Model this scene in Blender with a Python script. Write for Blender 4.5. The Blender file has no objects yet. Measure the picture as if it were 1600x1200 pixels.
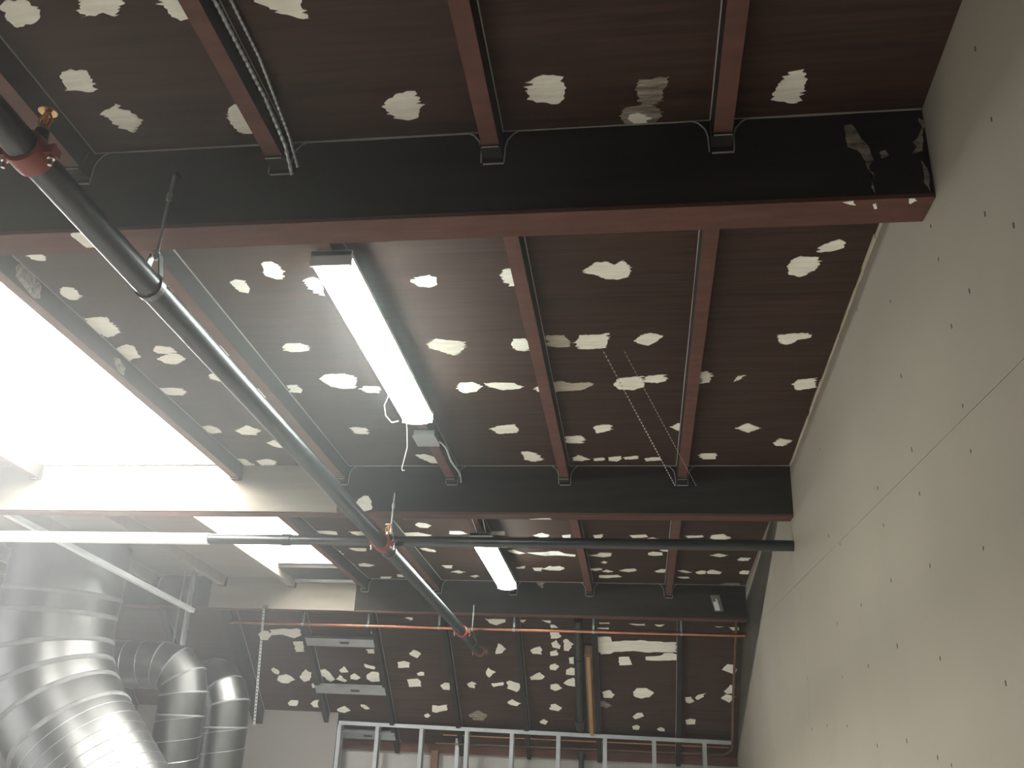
import bpy, math, random
from mathutils import Vector, Matrix

# ---------------------------------------------------------------- scene, camera, light
scene = bpy.context.scene
coll = scene.collection
ZR = 4.0            # height of the ceiling above the floor where the middle beam meets it
TS = 0.0946         # fall of the roof, metres per metre towards the rear
BY = 2.525          # beam spacing (horizontal)
BH, BW = 0.267, 0.115
JS, J1 = 0.61, 0.55  # joist spacing, first joist from the right wall
JD, JW = 0.085, 0.048

def cz(Y, o=0.0):
    return ZR - TS * Y - o

def wx(Y):
    return 0.015 * Y

cam_data = bpy.data.cameras.new('camera')
cam_data.sensor_width = 36.0
cam_data.lens = 1365.75 / 1600.0 * 36.0
cam_data.clip_start = 0.02
cam = bpy.data.objects.new('camera', cam_data)
coll.objects.link(cam)
cr, cu, cf = Vector((0.99013, 0.13493, 0.03789)), Vector((0.01346, -0.36067, 0.9326)), Vector((-0.1395, 0.92288, 0.35893))
m = Matrix((( cr.x, cu.x, -cf.x), (cr.y, cu.y, -cf.y), (cr.z, cu.z, -cf.z))).to_4x4()
m.translation = Vector((-0.7835, -4.50116, ZR - 1.27959))
cam.matrix_world = m
scene.camera = cam

world = bpy.data.worlds.new('sky')
scene.world = world
world.use_nodes = True
bg = world.node_tree.nodes['Background']
bg.inputs[0].default_value = (0.95, 0.97, 1.0, 1)      # plain overcast sky
bg.inputs[1].default_value = 2.6

SKY_E = 27.0        # glow of the daylit acrylic skylights
LAMP_E = 34.0       # glow of the fluorescent diffusers
HAZE = 0.005  # base density of the added haze

vs = scene.view_settings
vs.view_transform = 'Standard'
vs.look = 'None'
vs.gamma = 1.0
vs.use_curve_mapping = False
vs.exposure = 0.6
scene.cycles.use_denoising = True
scene.cycles.volume_bounces = 1
scene.cycles.max_bounces = 4
scene.cycles.use_adaptive_sampling = True
scene.cycles.adaptive_threshold = 0.06

# ---------------------------------------------------------------- materials
def mat(name, col, rough=0.6, metal=0.0, var=0.0, vscale=(4, 4, 4), bump=0.0, bscale=60.0, detail=4.0, col2=None, spec=0.4, coat=0.0):
    mt = bpy.data.materials.new(name)
    mt.use_nodes = True
    nt = mt.node_tree
    b = nt.nodes['Principled BSDF']
    b.inputs['Roughness'].default_value = rough
    b.inputs['Metallic'].default_value = metal
    b.inputs['Specular IOR Level'].default_value = spec
    b.inputs['Coat Weight'].default_value = coat
    b.inputs['Base Color'].default_value = (*col, 1)
    if var > 0 or bump > 0:
        geo = nt.nodes.new('ShaderNodeNewGeometry')
        mp = nt.nodes.new('ShaderNodeMapping')
        mp.inputs['Scale'].default_value = vscale
        nt.links.new(geo.outputs['Position'], mp.inputs['Vector'])
        nz = nt.nodes.new('ShaderNodeTexNoise')
        nz.inputs['Scale'].default_value = 1.0
        nz.inputs['Detail'].default_value = detail
        nz.inputs['Roughness'].default_value = 0.62
        nt.links.new(mp.outputs[0], nz.inputs['Vector'])
        if var > 0:
            rp = nt.nodes.new('ShaderNodeValToRGB')
            c2 = col2 or tuple(c * (1 - var) for c in col)
            hi = tuple(min(1, c * (1 + var)) for c in col)
            rp.color_ramp.elements[0].position = 0.3
            rp.color_ramp.elements[1].position = 0.7
            rp.color_ramp.elements[0].color = (*c2, 1)
            rp.color_ramp.elements[1].color = (*hi, 1)
            nt.links.new(nz.outputs['Fac'], rp.inputs[0])
            nt.links.new(rp.outputs[0], b.inputs['Base Color'])
        if bump > 0:
            n2 = nt.nodes.new('ShaderNodeTexNoise')
            n2.inputs['Scale'].default_value = bscale
            n2.inputs['Detail'].default_value = 3
            nt.links.new(mp.outputs[0] if bscale < 5 else geo.outputs['Position'], n2.inputs['Vector'])
            bp = nt.nodes.new('ShaderNodeBump')
            bp.inputs['Strength'].default_value = bump
            bp.inputs['Distance'].default_value = 0.004
            nt.links.new(n2.outputs['Fac'], bp.inputs['Height'])
            nt.links.new(bp.outputs[0], b.inputs['Normal'])
    return mt

def emit(name, col, strength):
    mt = bpy.data.materials.new(name)
    mt.use_nodes = True
    b = mt.node_tree.nodes['Principled BSDF']
    b.inputs['Base Color'].default_value = (0.8, 0.8, 0.8, 1)
    b.inputs['Emission Color'].default_value = (*col, 1)
    b.inputs['Emission Strength'].default_value = strength
    return mt

M = {
    'ply': mat('stained plywood', (0.040, 0.0185, 0.0115), 0.7, var=0.42, vscale=(2.2, 42, 30), bump=0.25, bscale=1.4, detail=6, spec=0.25),
    'side': mat('dark timber side', (0.020, 0.016, 0.0135), 0.75, var=0.3, vscale=(3, 30, 14), spec=0.25),  # timber sides darker than the undersides
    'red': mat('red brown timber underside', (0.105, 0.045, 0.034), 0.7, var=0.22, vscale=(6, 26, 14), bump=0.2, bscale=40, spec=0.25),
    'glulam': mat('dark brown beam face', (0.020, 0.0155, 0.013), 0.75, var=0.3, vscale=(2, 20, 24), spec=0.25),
    'pale': mat('pale unfinished plywood', (0.22, 0.195, 0.155), 0.7, var=0.12, vscale=(2, 24, 16)),
    'filler': mat('dried joint filler', (0.84, 0.815, 0.715), 0.85, var=0.1, vscale=(8, 60, 30), bump=0.3, bscale=50),
    'thin': mat('thin scraped filler', (0.24, 0.215, 0.175), 0.85, var=0.75, vscale=(10, 90, 60), col2=(0.06, 0.045, 0.035)),
    'semi': mat('worn filler smear', (0.46, 0.42, 0.345), 0.85, var=0.25, vscale=(8, 90, 40)),
    'caulk': mat('grey caulk', (0.30, 0.285, 0.26), 0.7),
    'drywall': mat('bare grey drywall', (0.258, 0.227, 0.184), 0.9, var=0.05, vscale=(1.3, 1.3, 1.3), bump=0.08, bscale=120, spec=0.2),
    'drywall_edge': mat('torn paper edge', (0.50, 0.44, 0.33), 0.9),
    'plaster': mat('painted plasterboard', (0.19, 0.176, 0.162), 0.85, var=0.04, vscale=(1, 1, 1)),
    'rear': mat('grey block wall', (0.36, 0.35, 0.33), 0.9, var=0.1, vscale=(3, 3, 3)),
    'concrete': mat('concrete floor', (0.60, 0.575, 0.52), 0.8, var=0.12, vscale=(1.2, 1.2, 1.2)),
    'black': mat('black pipe paint', (0.012, 0.014, 0.015), 0.36, var=0.3, vscale=(6, 6, 6), spec=0.6),
    'galv': mat('galvanised sheet', (0.165, 0.165, 0.16), 0.42, 1.0, var=0.16, vscale=(3, 3, 3)),
    'galv_dull': mat('dull galvanised steel', (0.46, 0.48, 0.49), 0.42, 0.85, var=0.12, vscale=(6, 6, 6)),
    'sealant': mat('duct sealant', (0.17, 0.172, 0.17), 0.6, 0.2, var=0.2, vscale=(9, 9, 9)),
    'red_paint': mat('red coupling paint', (0.22, 0.035, 0.025), 0.4),
    'zinc': mat('zinc bolt', (0.75, 0.74, 0.70), 0.25, 1.0),
    'brass': mat('brass', (0.60, 0.38, 0.18), 0.3, 1.0),
    'bulb': mat('orange glass bulb', (0.85, 0.32, 0.08), 0.15),
    'copper': mat('copper tube', (0.55, 0.23, 0.14), 0.32, 1.0, var=0.18, vscale=(5, 5, 5)),
    'white': mat('white enamel', (0.72, 0.72, 0.70), 0.4),
    'section': mat('white pipe jacket', (0.80, 0.80, 0.78), 0.5),
    'wood': mat('raw pine', (0.36, 0.20, 0.085), 0.7, var=0.2, vscale=(30, 6, 6)),
    'brown': mat('brown board', (0.14, 0.075, 0.045), 0.7, var=0.2, vscale=(20, 6, 6)),
    'hole': mat('dark screw dimple', (0.05, 0.045, 0.04), 0.9),
    'greybox': mat('grey green plastic', (0.13, 0.14, 0.11), 0.5, var=0.2, vscale=(20, 20, 20)),
    'wire': mat('white wire', (0.7, 0.7, 0.66), 0.5),
    'skyglow': emit('daylit acrylic', (1.0, 0.985, 0.95), SKY_E),
    'lamp': emit('fluorescent diffuser', (0.90, 1.0, 0.945), LAMP_E),
}

# ---------------------------------------------------------------- mesh helpers
def wpos(o):
    p = Vector((0, 0, 0))
    while o is not None:
        p += o.location
        o = o.parent
    return p

def link(name, me, parent=None, loc=(0, 0, 0)):
    o = bpy.data.objects.new(name, me)
    coll.objects.link(o)
    if parent is not None:
        o.parent = parent
        o.location = Vector(loc) - wpos(parent)
    else:
        o.location = loc
    return o

class MB:
    def __init__(self):
        self.v, self.f, self.mi = [], [], []
    def add(self, vs_, fs, mi=0):
        k = len(self.v)
        self.v += [Vector(p) for p in vs_]
        for f in fs:
            self.f.append(tuple(k + i for i in f))
            self.mi.append(mi)
        return self
    def hexa(self, p, mi=0, bottom_mi=None):
        # p: 4 bottom points (ccw from above) and 4 top points
        k = len(self.v)
        self.v += [Vector(q) for q in p]
        fs = [(3, 2, 1, 0), (4, 5, 6, 7), (0, 1, 5, 4), (1, 2, 6, 5), (2, 3, 7, 6), (3, 0, 4, 7)]
        for i, f in enumerate(fs):
            self.f.append(tuple(k + j for j in f))
            self.mi.append(bottom_mi if (i == 0 and bottom_mi is not None) else mi)
        return self
    def box(self, x0, x1, y0, y1, z0, z1, mi=0, bottom_mi=None):
        return self.hexa([(x0, y0, z0), (x1, y0, z0), (x1, y1, z0), (x0, y1, z0),
                          (x0, y0, z1), (x1, y0, z1), (x1, y1, z1), (x0, y1, z1)], mi, bottom_mi)
    def slab(self, x0, x1, y0, y1, o0, o1, mi=0, bottom_mi=None):
        # a box that follows the roof slope: o = depth below the ceiling (o0 lower, o1 upper)
        return self.hexa([(x0, y0, cz(y0, o0)), (x1, y0, cz(y0, o0)), (x1, y1, cz(y1, o0)), (x0, y1, cz(y1, o0)),
                          (x0, y0, cz(y0, o1)), (x1, y0, cz(y0, o1)), (x1, y1, cz(y1, o1)), (x0, y1, cz(y1, o1))], mi, bottom_mi)
    def tube(self, pts, r, n=12, mi=0, caps=True):
        pts = [Vector(p) for p in pts]
        rs = r if isinstance(r, (list, tuple)) else [r] * len(pts)
        d0 = (pts[1] - pts[0]).normalized()
        a = d0.cross(Vector((0, 0, 1)) if abs(d0.z) < 0.9 else Vector((1, 0, 0))).normalized()
        k = len(self.v)
        for i, p in enumerate(pts):
            if i == 0:
                d = d0
            elif i == len(pts) - 1:
                d = (pts[i] - pts[i - 1]).normalized()
            else:
                d = ((pts[i] - pts[i - 1]).normalized() + (pts[i + 1] - pts[i]).normalized()).normalized()
            a = (a - d * a.dot(d)).normalized()
            b = d.cross(a)
            for j in range(n):
                t = 2 * math.pi * j / n
                self.v.append(p + (a * math.cos(t) + b * math.sin(t)) * rs[i])
        for i in range(len(pts) - 1):
            for j in range(n):
                j2 = (j + 1) % n
                self.f.append((k + i * n + j, k + i * n + j2, k + (i + 1) * n + j2, k + (i + 1) * n + j))
                self.mi.append(mi)
        if caps:
            self.f.append(tuple(k + j for j in reversed(range(n)))); self.mi.append(mi)
            self.f.append(tuple(k + (len(pts) - 1) * n + j for j in range(n))); self.mi.append(mi)
        return self
    def plate(self, poly, nrm, thick, mi=0):
        # extrude a planar polygon (list of 3d points) along nrm
        n = len(poly)
        nv = Vector(nrm).normalized() * thick
        k = len(self.v)
        self.v += [Vector(p) for p in poly] + [Vector(p) + nv for p in poly]
        self.f.append(tuple(k + i for i in range(n))); self.mi.append(mi)
        self.f.append(tuple(k + n + i for i in reversed(range(n)))); self.mi.append(mi)
        for i in range(n):
            j = (i + 1) % n
            self.f.append((k + j, k + i, k + n + i, k + n + j)); self.mi.append(mi)
        return self
    def torus(self, c, axis, R, r, n=20, m_=8, mi=0, a0=0.0, a1=2 * math.pi, ref=None):
        ax = Vector(axis).normalized()
        u = Vector(ref) if ref is not None else ax.cross(Vector((0, 0, 1)) if abs(ax.z) < 0.9 else Vector((1, 0, 0)))
        u = (u - ax * u.dot(ax)).normalized()
        w = ax.cross(u)
        full = abs(a1 - a0 - 2 * math.pi) < 1e-6
        cnt = n if full else n + 1
        k = len(self.v)
        for i in range(cnt):
            t = a0 + (a1 - a0) * i / n
            d = u * math.cos(t) + w * math.sin(t)
            for j in range(m_):
                s = 2 * math.pi * j / m_
                self.v.append(Vector(c) + d * (R + r * math.cos(s)) + ax * (r * math.sin(s)))
        for i in range(n):
            i2 = (i + 1) % cnt
            for j in range(m_):
                j2 = (j + 1) % m_
                self.f.append((k + i * m_ + j, k + i2 * m_ + j, k + i2 * m_ + j2, k + i * m_ + j2)); self.mi.append(mi)
        return self
    def mesh(self, name, mats, smooth=False, centre=True):
        c = Vector((0, 0, 0))
        if centre:
            lo = Vector([min(p[i] for p in self.v) for i in range(3)])
            hi = Vector([max(p[i] for p in self.v) for i in range(3)])
            c = (lo + hi) / 2
        me = bpy.data.meshes.new(name)
        me.from_pydata([p - c for p in self.v], [], self.f)
        for mt in (mats if isinstance(mats, (list, tuple)) else [mats]):
            me.materials.append(M[mt])
        me.polygons.foreach_set('material_index', self.mi)
        me.validate()
        import bmesh
        bm = bmesh.new(); bm.from_mesh(me)
        bmesh.ops.recalc_face_normals(bm, faces=bm.faces)
        bm.to_mesh(me); bm.free()
        if smooth:
            me.polygons.foreach_set('use_smooth', [True] * len(me.polygons))
            try:
                me.set_sharp_from_angle(angle=math.radians(40))
            except Exception:
                pass
        me.update()
        return me, c
    def build(self, name, mats, parent=None, smooth=False):
        me, c = self.mesh(name, mats, smooth)
        return link(name, me, parent, c)

def tag(o, label=None, cat=None, group=None, kind=None):
    if label: o['label'] = label
    if cat: o['category'] = cat
    if group: o['group'] = group
    if kind: o['kind'] = kind
    return o

def empty(name, loc, label=None, cat=None, group=None, kind=None):
    o = bpy.data.objects.new(name, None)
    o.empty_display_size = 0.1
    coll.objects.link(o)
    o.location = loc
    return tag(o, label, cat, group, kind)

def jx(k):
    return -(J1 + JS * (k - 1))

rng = random.Random(7)
# ---------------------------------------------------------------- room shell
XL, YB = -9.0, -7.5          # far left wall, wall behind the camera
YM0 = BY + 0.09              # where the flat roof turns into the steep rear slope
ZM0 = -TS * YM0
MT = math.tan(math.radians(42))
YP = 3.75                    # partition plane
YREAR = 4.05
def mz(Y, o=0.0):
    return ZR + ZM0 - MT * (Y - YM0) - o

tag(MB().box(XL - .2, .3, YB - .2, YREAR + .2, -.1, 0).build('floor', 'concrete'), kind='structure')
# left wall, with an unseen opening added to throw daylight on the right wall
DY0, DY1, DZ = -4.6, .6, 3.5
tag(MB().box(XL - .15, XL, YB, DY0, 0, 4.9).box(XL - .15, XL, DY1, YREAR, 0, 4.9).box(XL - .15, XL, DY0, DY1, DZ, 4.9).build('wall_left', 'plaster'), kind='structure')
tag(MB().box(XL - 14, XL - .2, YB - 8, YREAR + 8, -.1, 0).build('ground_outside', 'concrete'), kind='structure')  # unseen ground added to bounce daylight in through the opening
pl = bpy.data.lights.new('added_opening_light', 'AREA')  # portal across the added opening
pl.shape = 'RECTANGLE'; pl.size = DY1 - DY0; pl.size_y = DZ
pl.cycles.is_portal = True
po = bpy.data.objects.new('added_opening_light', pl); coll.objects.link(po)
po.location = (XL - .02, (DY0 + DY1) / 2, DZ / 2)
po.rotation_euler = (math.radians(90), 0, math.radians(-90))
tag(MB().box(XL, .3, YB - .15, YB, 0, 4.9).build('wall_behind', 'plaster'), kind='structure')
tag(MB().box(XL, .3, YREAR, YREAR + .15, 0, mz(YREAR) + .12).build('wall_rear', 'rear'), kind='structure')
ledger = MB().box(XL, wx(4), YREAR - .035, YREAR, ZR - 1.585, mz(YREAR - .035) - .002).build('trim_1', 'red')
tag(ledger, kind='structure')

# right wall: backing with separate drywall sheets whose joints show as fine lines
wall_right = MB().hexa([(wx(YB) + .014, YB, 0), (.3, YB, 0), (.3, YREAR, 0), (wx(YREAR) + .014, YREAR, 0),
                        (wx(YB) + .014, YB, 4.9), (.3, YB, 4.9), (.3, YREAR, 4.9), (wx(YREAR) + .014, YREAR, 4.9)]).build('wall_right', 'hole')
tag(wall_right, kind='structure')
ZS = ZR - 0.593
def sheet(y0, y1, z0, top):
    # sheet from z0 up to 'top' (a height, or a function of Y giving the roof line)
    g = .0007
    ys = [y0 + g, y1 - g]
    if callable(top):
        for yy in (YM0,):
            if y0 < yy < y1: ys.insert(1, yy)
    zt = [(top(y) if callable(top) else top - g) for y in ys]
    poly = [(wx(y), y, z0 + g) for y in ys] + [(wx(y), y, z) for y, z in zip(reversed(ys), reversed(zt))]
    MB().plate(poly, (1, 0, 0), .0127).build('drywall_sheet', 'drywall', wall_right)
def roofline(y):
    return (cz(y) if y < YM0 else mz(y)) + .02
for y0, y1 in ((-7.5, -4.75), (-4.75, .115), (.115, YREAR)):
    sheet(y0, y1, ZS, roofline)
for y0, y1 in ((-7.5, -3.66), (-3.66, -.005), (-.005, YREAR)):
    sheet(y0, y1, ZS - 1.22, ZS)
for y0, y1 in ((-7.5, -2.4), (-2.4, 1.2), (1.2, YREAR)):
    sheet(y0, y1, ZS - 2.44, ZS - 1.22)
MB().box(-.001, .012, YB, YREAR, .02, ZS - 2.445).build('drywall_sheet', 'drywall', wall_right)
# ragged paper edge along the top of the wall in the second bay
mb = MB()
yy = -2.38
while yy < -.05:
    L = rng.uniform(.05, .16)
    d = rng.uniform(.012, .022)
    y2 = min(yy + L, -.02)
    o = rng.uniform(.001, .006)
    mb.hexa([(wx(yy) - o, yy, cz(yy, d)), (wx(yy) + .01, yy, cz(yy, d)), (wx(y2) + .01, y2, cz(y2, d * .9)), (wx(y2) - o, y2, cz(y2, d * .9)),
             (wx(yy) - o, yy, cz(yy, .001)), (wx(yy) + .01, yy, cz(yy, .001)), (wx(y2) + .01, y2, cz(y2, .001)), (wx(y2) - o, y2, cz(y2, .001))])
    yy = y2
mb.build('paper_edge', 'drywall_edge', wall_right)

# ---------------------------------------------------------------- ceiling: deck pieces, plywood panels, joists
mb = MB()
mb.slab(XL, .05, YB, -5.05, 0, -.03)
mb.slab(XL, jx(12), -5.05, YM0, 0, -.03)
ceiling = tag(mb.build('ceiling', 'ply'), kind='structure')

SKY1 = (jx(7), jx(5))        # opening of the big skylight, second bay
SKY2 = (jx(6), jx(5))        # opening of the small skylight, third bay
BAYS = [(-5.05, -BY), (-BY, 0.0), (0.0, YM0)]
for b, (y0, y1) in enumerate(BAYS):
    for k in range(0, 12):
        xr = .05 if k == 0 else jx(k)
        xl = jx(k + 1)
        if b == 1 and k in (5, 6):
            MB().slab(xl, xr, y0, y0 + BW + .01, 0, -.018).build('plywood_panel', 'ply', ceiling)
            continue
        if b == 2 and k == 5:
            MB().slab(xl, xr, 2.12, y1, 0, -.018).build('plywood_panel', 'ply', ceiling)
            MB().slab(xl, xr, y0 - .01, y0 + BW + .01, 0, -.018).build('plywood_panel', 'ply', ceiling)
            continue
        pale = (b == 2 and k in (6, 7, 8))
        MB().slab(xl + .0008, xr - .0008, y0 + .0008, y1 - .0008, 0, -.018).build('plywood_panel', 'pale' if pale else 'ply', ceiling)

def joist_mesh(L):
    m_ = MB()
    dy = L
    w = JW / 2
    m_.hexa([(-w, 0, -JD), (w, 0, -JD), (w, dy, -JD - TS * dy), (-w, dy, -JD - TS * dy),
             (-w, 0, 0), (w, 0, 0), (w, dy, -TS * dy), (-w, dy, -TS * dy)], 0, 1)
    return m_
def hanger_mesh():
    # seat and side plates, flanges flaring out on the beam face; origin at ceiling/beam corner on the joist axis
    m_ = MB()
    w = JW / 2 + .0015
    lz = lambda y: -TS * y
    for y0, y1 in ((-.052, -.001),):
        m_.hexa([(-w, y0, lz(y0) - JD - .006), (w, y0, lz(y0) - JD - .006), (w, y1, lz(y1) - JD - .006), (-w, y1, lz(y1) - JD - .006),
                 (-w, y0, lz(y0) - JD - .001), (w, y0, lz(y0) - JD - .001), (w, y1, lz(y1) - JD - .001), (-w, y1, lz(y1) - JD - .001)])
        for s in (-1, 1):
            m_.plate([(s * w, y0, -JD - .004), (s * w, y1, -JD - .004), (s * w, y1, -.02), (s * w, y0 + .02, -.02)], (s, 0, 0), .002)
    for s in (-1, 1):
        prof = [(w, -JD - .012), (w + .006, -JD - .008), (w + .008, -.055), (w + .014, -.032), (w + .03, -.012), (w + .042, -.003), (w, -.003)]
        m_.plate([(s * x, -.001, z) for x, z in prof], (0, -1, 0), .002)
    m_.plate([(-w, -.001, -JD - .024), (w, -.001, -JD - .024), (w, -.001, -JD), (-w, -.001, -JD)], (0, -1, 0), .004)
    return m_
def hanger_bead_mesh():
    m_ = MB()
    w = JW / 2 + .0015
    for s in (-1, 1):
        prof = [(w + .006, -JD - .018), (w + .008, -.055), (w + .014, -.032), (w + .03, -.012), (w + .046, -.003)]
        m_.tube([(s * x, -.004, z) for x, z in prof], .0022, 6)
    m_.tube([(-w, -.006, -JD - .024), (w + .006, -.006, -JD - .024)], .0026, 6)
    m_.tube([(-w * .9, -.054, -JD - .004), (w * .9, -.054, -JD - .004)], .0018, 6)
    return m_
def bead_mesh(L):
    m_ = MB()
    w = JW / 2
    for s in (-1, 1):
        pts = []
        n = 14
        for i in range(n + 1):
            y = L * i / n
            pts.append((s * (w + .001), y, -TS * y - .0015))
        m_.tube(pts, [.0028 + rng.uniform(-.001, .0012) for _ in pts], 6)
    return m_
hang_me, hang_c = hanger_mesh().mesh('joist_hanger', 'side', centre=False)
hbead_me, _ = hanger_bead_mesh().mesh('hanger_caulk', 'caulk', centre=False)
for b, (y0, y1) in enumerate(BAYS):
    ys = y0 + (BW if b else 0) + .002
    ye = (0.0, BY)[b - 1] if b else -BY
    ye -= .002
    L = ye - ys
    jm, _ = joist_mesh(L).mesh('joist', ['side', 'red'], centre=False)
    pm, _ = joist_mesh(L).mesh('joist', ['pale', 'pale'], centre=False)
    bm_, _ = bead_mesh(L).mesh('caulk_bead', 'caulk', centre=False)
    for k in range(1, (7, 10, 12)[b]):
        if b == 1 and k == 6:
            continue
        pale = (b == 2 and k in (6, 7, 8))
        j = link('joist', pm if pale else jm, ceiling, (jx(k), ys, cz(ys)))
        link('caulk_bead', bm_, j, (jx(k), ys, cz(ys)))
        link('joist_hanger', hang_me, j, (jx(k), ye + .002, cz(ye + .002)))
        link('hanger_caulk', hbead_me, j, (jx(k), ye + .002, cz(ye + .002)))

# steep rear slope
rear = tag(MB().hexa([(XL, YM0 - .02, mz(YM0 - .02)), (-5.55, YM0 - .02, mz(YM0 - .02)), (-5.55, YREAR, mz(YREAR)), (XL, YREAR, mz(YREAR)),
                      (XL, YM0 - .02, mz(YM0 - .02) + .03), (-5.55, YM0 - .02, mz(YM0 - .02) + .03), (-5.55, YREAR, mz(YREAR) + .03), (XL, YREAR, mz(YREAR) + .03)]).build('ceiling_rear', 'ply'), kind='structure')
def mslab(mb_, x0, x1, y0, y1, o0, o1, mi=0, bmi=None):
    mb_.hexa([(x0, y0, mz(y0, o0)), (x1, y0, mz(y0, o0)), (x1, y1, mz(y1, o0)), (x0, y1, mz(y1, o0)),
              (x0, y0, mz(y0, o1)), (x1, y0, mz(y0, o1)), (x1, y1, mz(y1, o1)), (x0, y1, mz(y1, o1))], mi, bmi)
    return mb_
MJX = [-.47 + -.615 * i for i in range(0, 6)]       # joists of the rear slope
MJX = [-.452, -1.142, -1.775, -2.39, -3.00, -3.615, -4.27, -4.9, -5.5]
edges = [.09] + MJX
for i in range(len(edges) - 1):
    mslab(MB(), edges[i + 1] + .001, edges[i] - .001, YM0 - .02, YREAR, 0, -.018).build('plywood_panel', 'ply', rear)
for i, x in enumerate(MJX):
    wide = i == 6
    w, d = (.045, .13) if wide else (.02, .095)
    ye = YREAR - .036 if x > -3.4 else YP - .002
    y0 = BY + BW + .004
    j = mslab(MB(), x - w, x + w, y0, ye, d, .001, 0, 1).build('joist', ['side', 'side' if wide else 'side'], rear)
    for s in (-1, 1):
        n = 10
        pts = [(x + s * (w + .001), y0 + (ye - y0) * q / n, mz(y0 + (ye - y0) * q / n, .003)) for q in range(n + 1)]
        MB().tube(pts, [.003 + rng.uniform(-.001, .001) for _ in pts], 6).build('caulk_bead', 'caulk', j)

# ---------------------------------------------------------------- skylights
def skylight(name, x0, x1, y0, y1, bars, label):
    w = JW / 2
    xa, xb = x0 + w, x1 - w
    root = tag(MB().slab(xa - .002, xb + .002, y0, y0 + .02, -.0, -.16).build(name, 'white'), label=label, kind='structure')
    MB().slab(xa - .002, xb + .002, y1 - .02, y1, 0, -.16).build('curb', 'white', root)
    MB().slab(xa - .02, xa, y0, y1, -.001, -.16).build('curb', 'white', root)
    MB().slab(xb, xb + .02, y0, y1, -.001, -.16).build('curb', 'white', root)
    # gently domed acrylic pane
    p = MB()
    nx, ny = 8, 12
    for iy in range(ny + 1):
        for ix in range(nx + 1):
            u, v = ix / nx, iy / ny
            X, Y = xa + (xb - xa) * u, y0 + (y1 - y0) * v
            h = .05 * (1 - (2 * u - 1) ** 4) * (1 - (2 * v - 1) ** 4)
            p.v.append(Vector((X, Y, cz(Y) + .155 + h)))
    for iy in range(ny):
        for ix in range(nx):
            a = iy * (nx + 1) + ix
            p.f.append((a, a + 1, a + nx + 2, a + nx + 1)); p.mi.append(0)
    p.build('pane', 'skyglow', root, True)
    for bx in bars:
        MB().slab(bx - .012, bx + .012, y0 + .02, y1 - .02, -.12, -.15).build('glazing_bar', 'white', root)
    return root
skylight('window_1', SKY1[0], SKY1[1], -BY + BW + .012, -.001, (-3.72, -3.98), 'large blown-out skylight opening at the left edge')
skylight('window_2', SKY2[0], SKY2[1], BW + .012, 2.10, (), 'small bright skylight beyond the white and black cross pipe')
# header closing the far end of the small skylight
hd = MB().slab(SKY2[0] + .024, SKY2[1] - .024, 2.10, 2.46, .03, 0).build('skylight_header', 'side', ceiling)
MB().slab(SKY2[0] + .024, SKY2[1] - .024, 2.462, 2.51, .05, .0).build('metal_angle', 'galv_dull', ceiling)

# ---------------------------------------------------------------- beams
def beam(y, label):
    z1, z0 = cz(y), cz(y) - BH
    yb = y + BW
    x1 = wx(y) - .001
    xl = -8.9
    root = empty('roof_beam', (-3, y + BW / 2, z0), label, 'beam')
    m_ = MB()
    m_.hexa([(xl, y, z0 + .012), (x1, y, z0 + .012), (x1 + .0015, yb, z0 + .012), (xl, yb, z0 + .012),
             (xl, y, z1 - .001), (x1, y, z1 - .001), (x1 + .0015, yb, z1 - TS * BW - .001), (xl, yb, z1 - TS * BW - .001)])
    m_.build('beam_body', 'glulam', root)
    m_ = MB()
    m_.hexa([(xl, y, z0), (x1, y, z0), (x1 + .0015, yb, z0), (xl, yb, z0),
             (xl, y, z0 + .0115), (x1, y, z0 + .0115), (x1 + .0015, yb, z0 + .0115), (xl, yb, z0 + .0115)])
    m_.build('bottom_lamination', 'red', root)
    n = 60
    pts = [(x1 - .002 + (xl - x1) * q / n, y - .002, z1 - .002) for q in range(n + 1)]
    MB().tube(pts, [.0032 + rng.uniform(-.0012, .0014) for _ in pts], 6).build('caulk_bead', 'caulk', root)
    return root
beam1 = beam(-BY, 'nearest deep dark roof beam crossing the top of the view')
beam2 = beam(0.0, 'middle roof beam with pale cladding under the large skylight')
beam3 = beam(BY, 'farthest roof beam, above the copper pipe and small grey box')
# pale boards on the beams below the skylights
MB().box(-6.2, -2.395, -.013, -.0005, ZR - .262, ZR - .006).build('pale_board', 'pale', beam2)
MB().box(-4.31, -3.06, BY - .013, BY - .0005, cz(BY) - .262, cz(BY) - .006).build('pale_board', 'pale', beam3)

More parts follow.
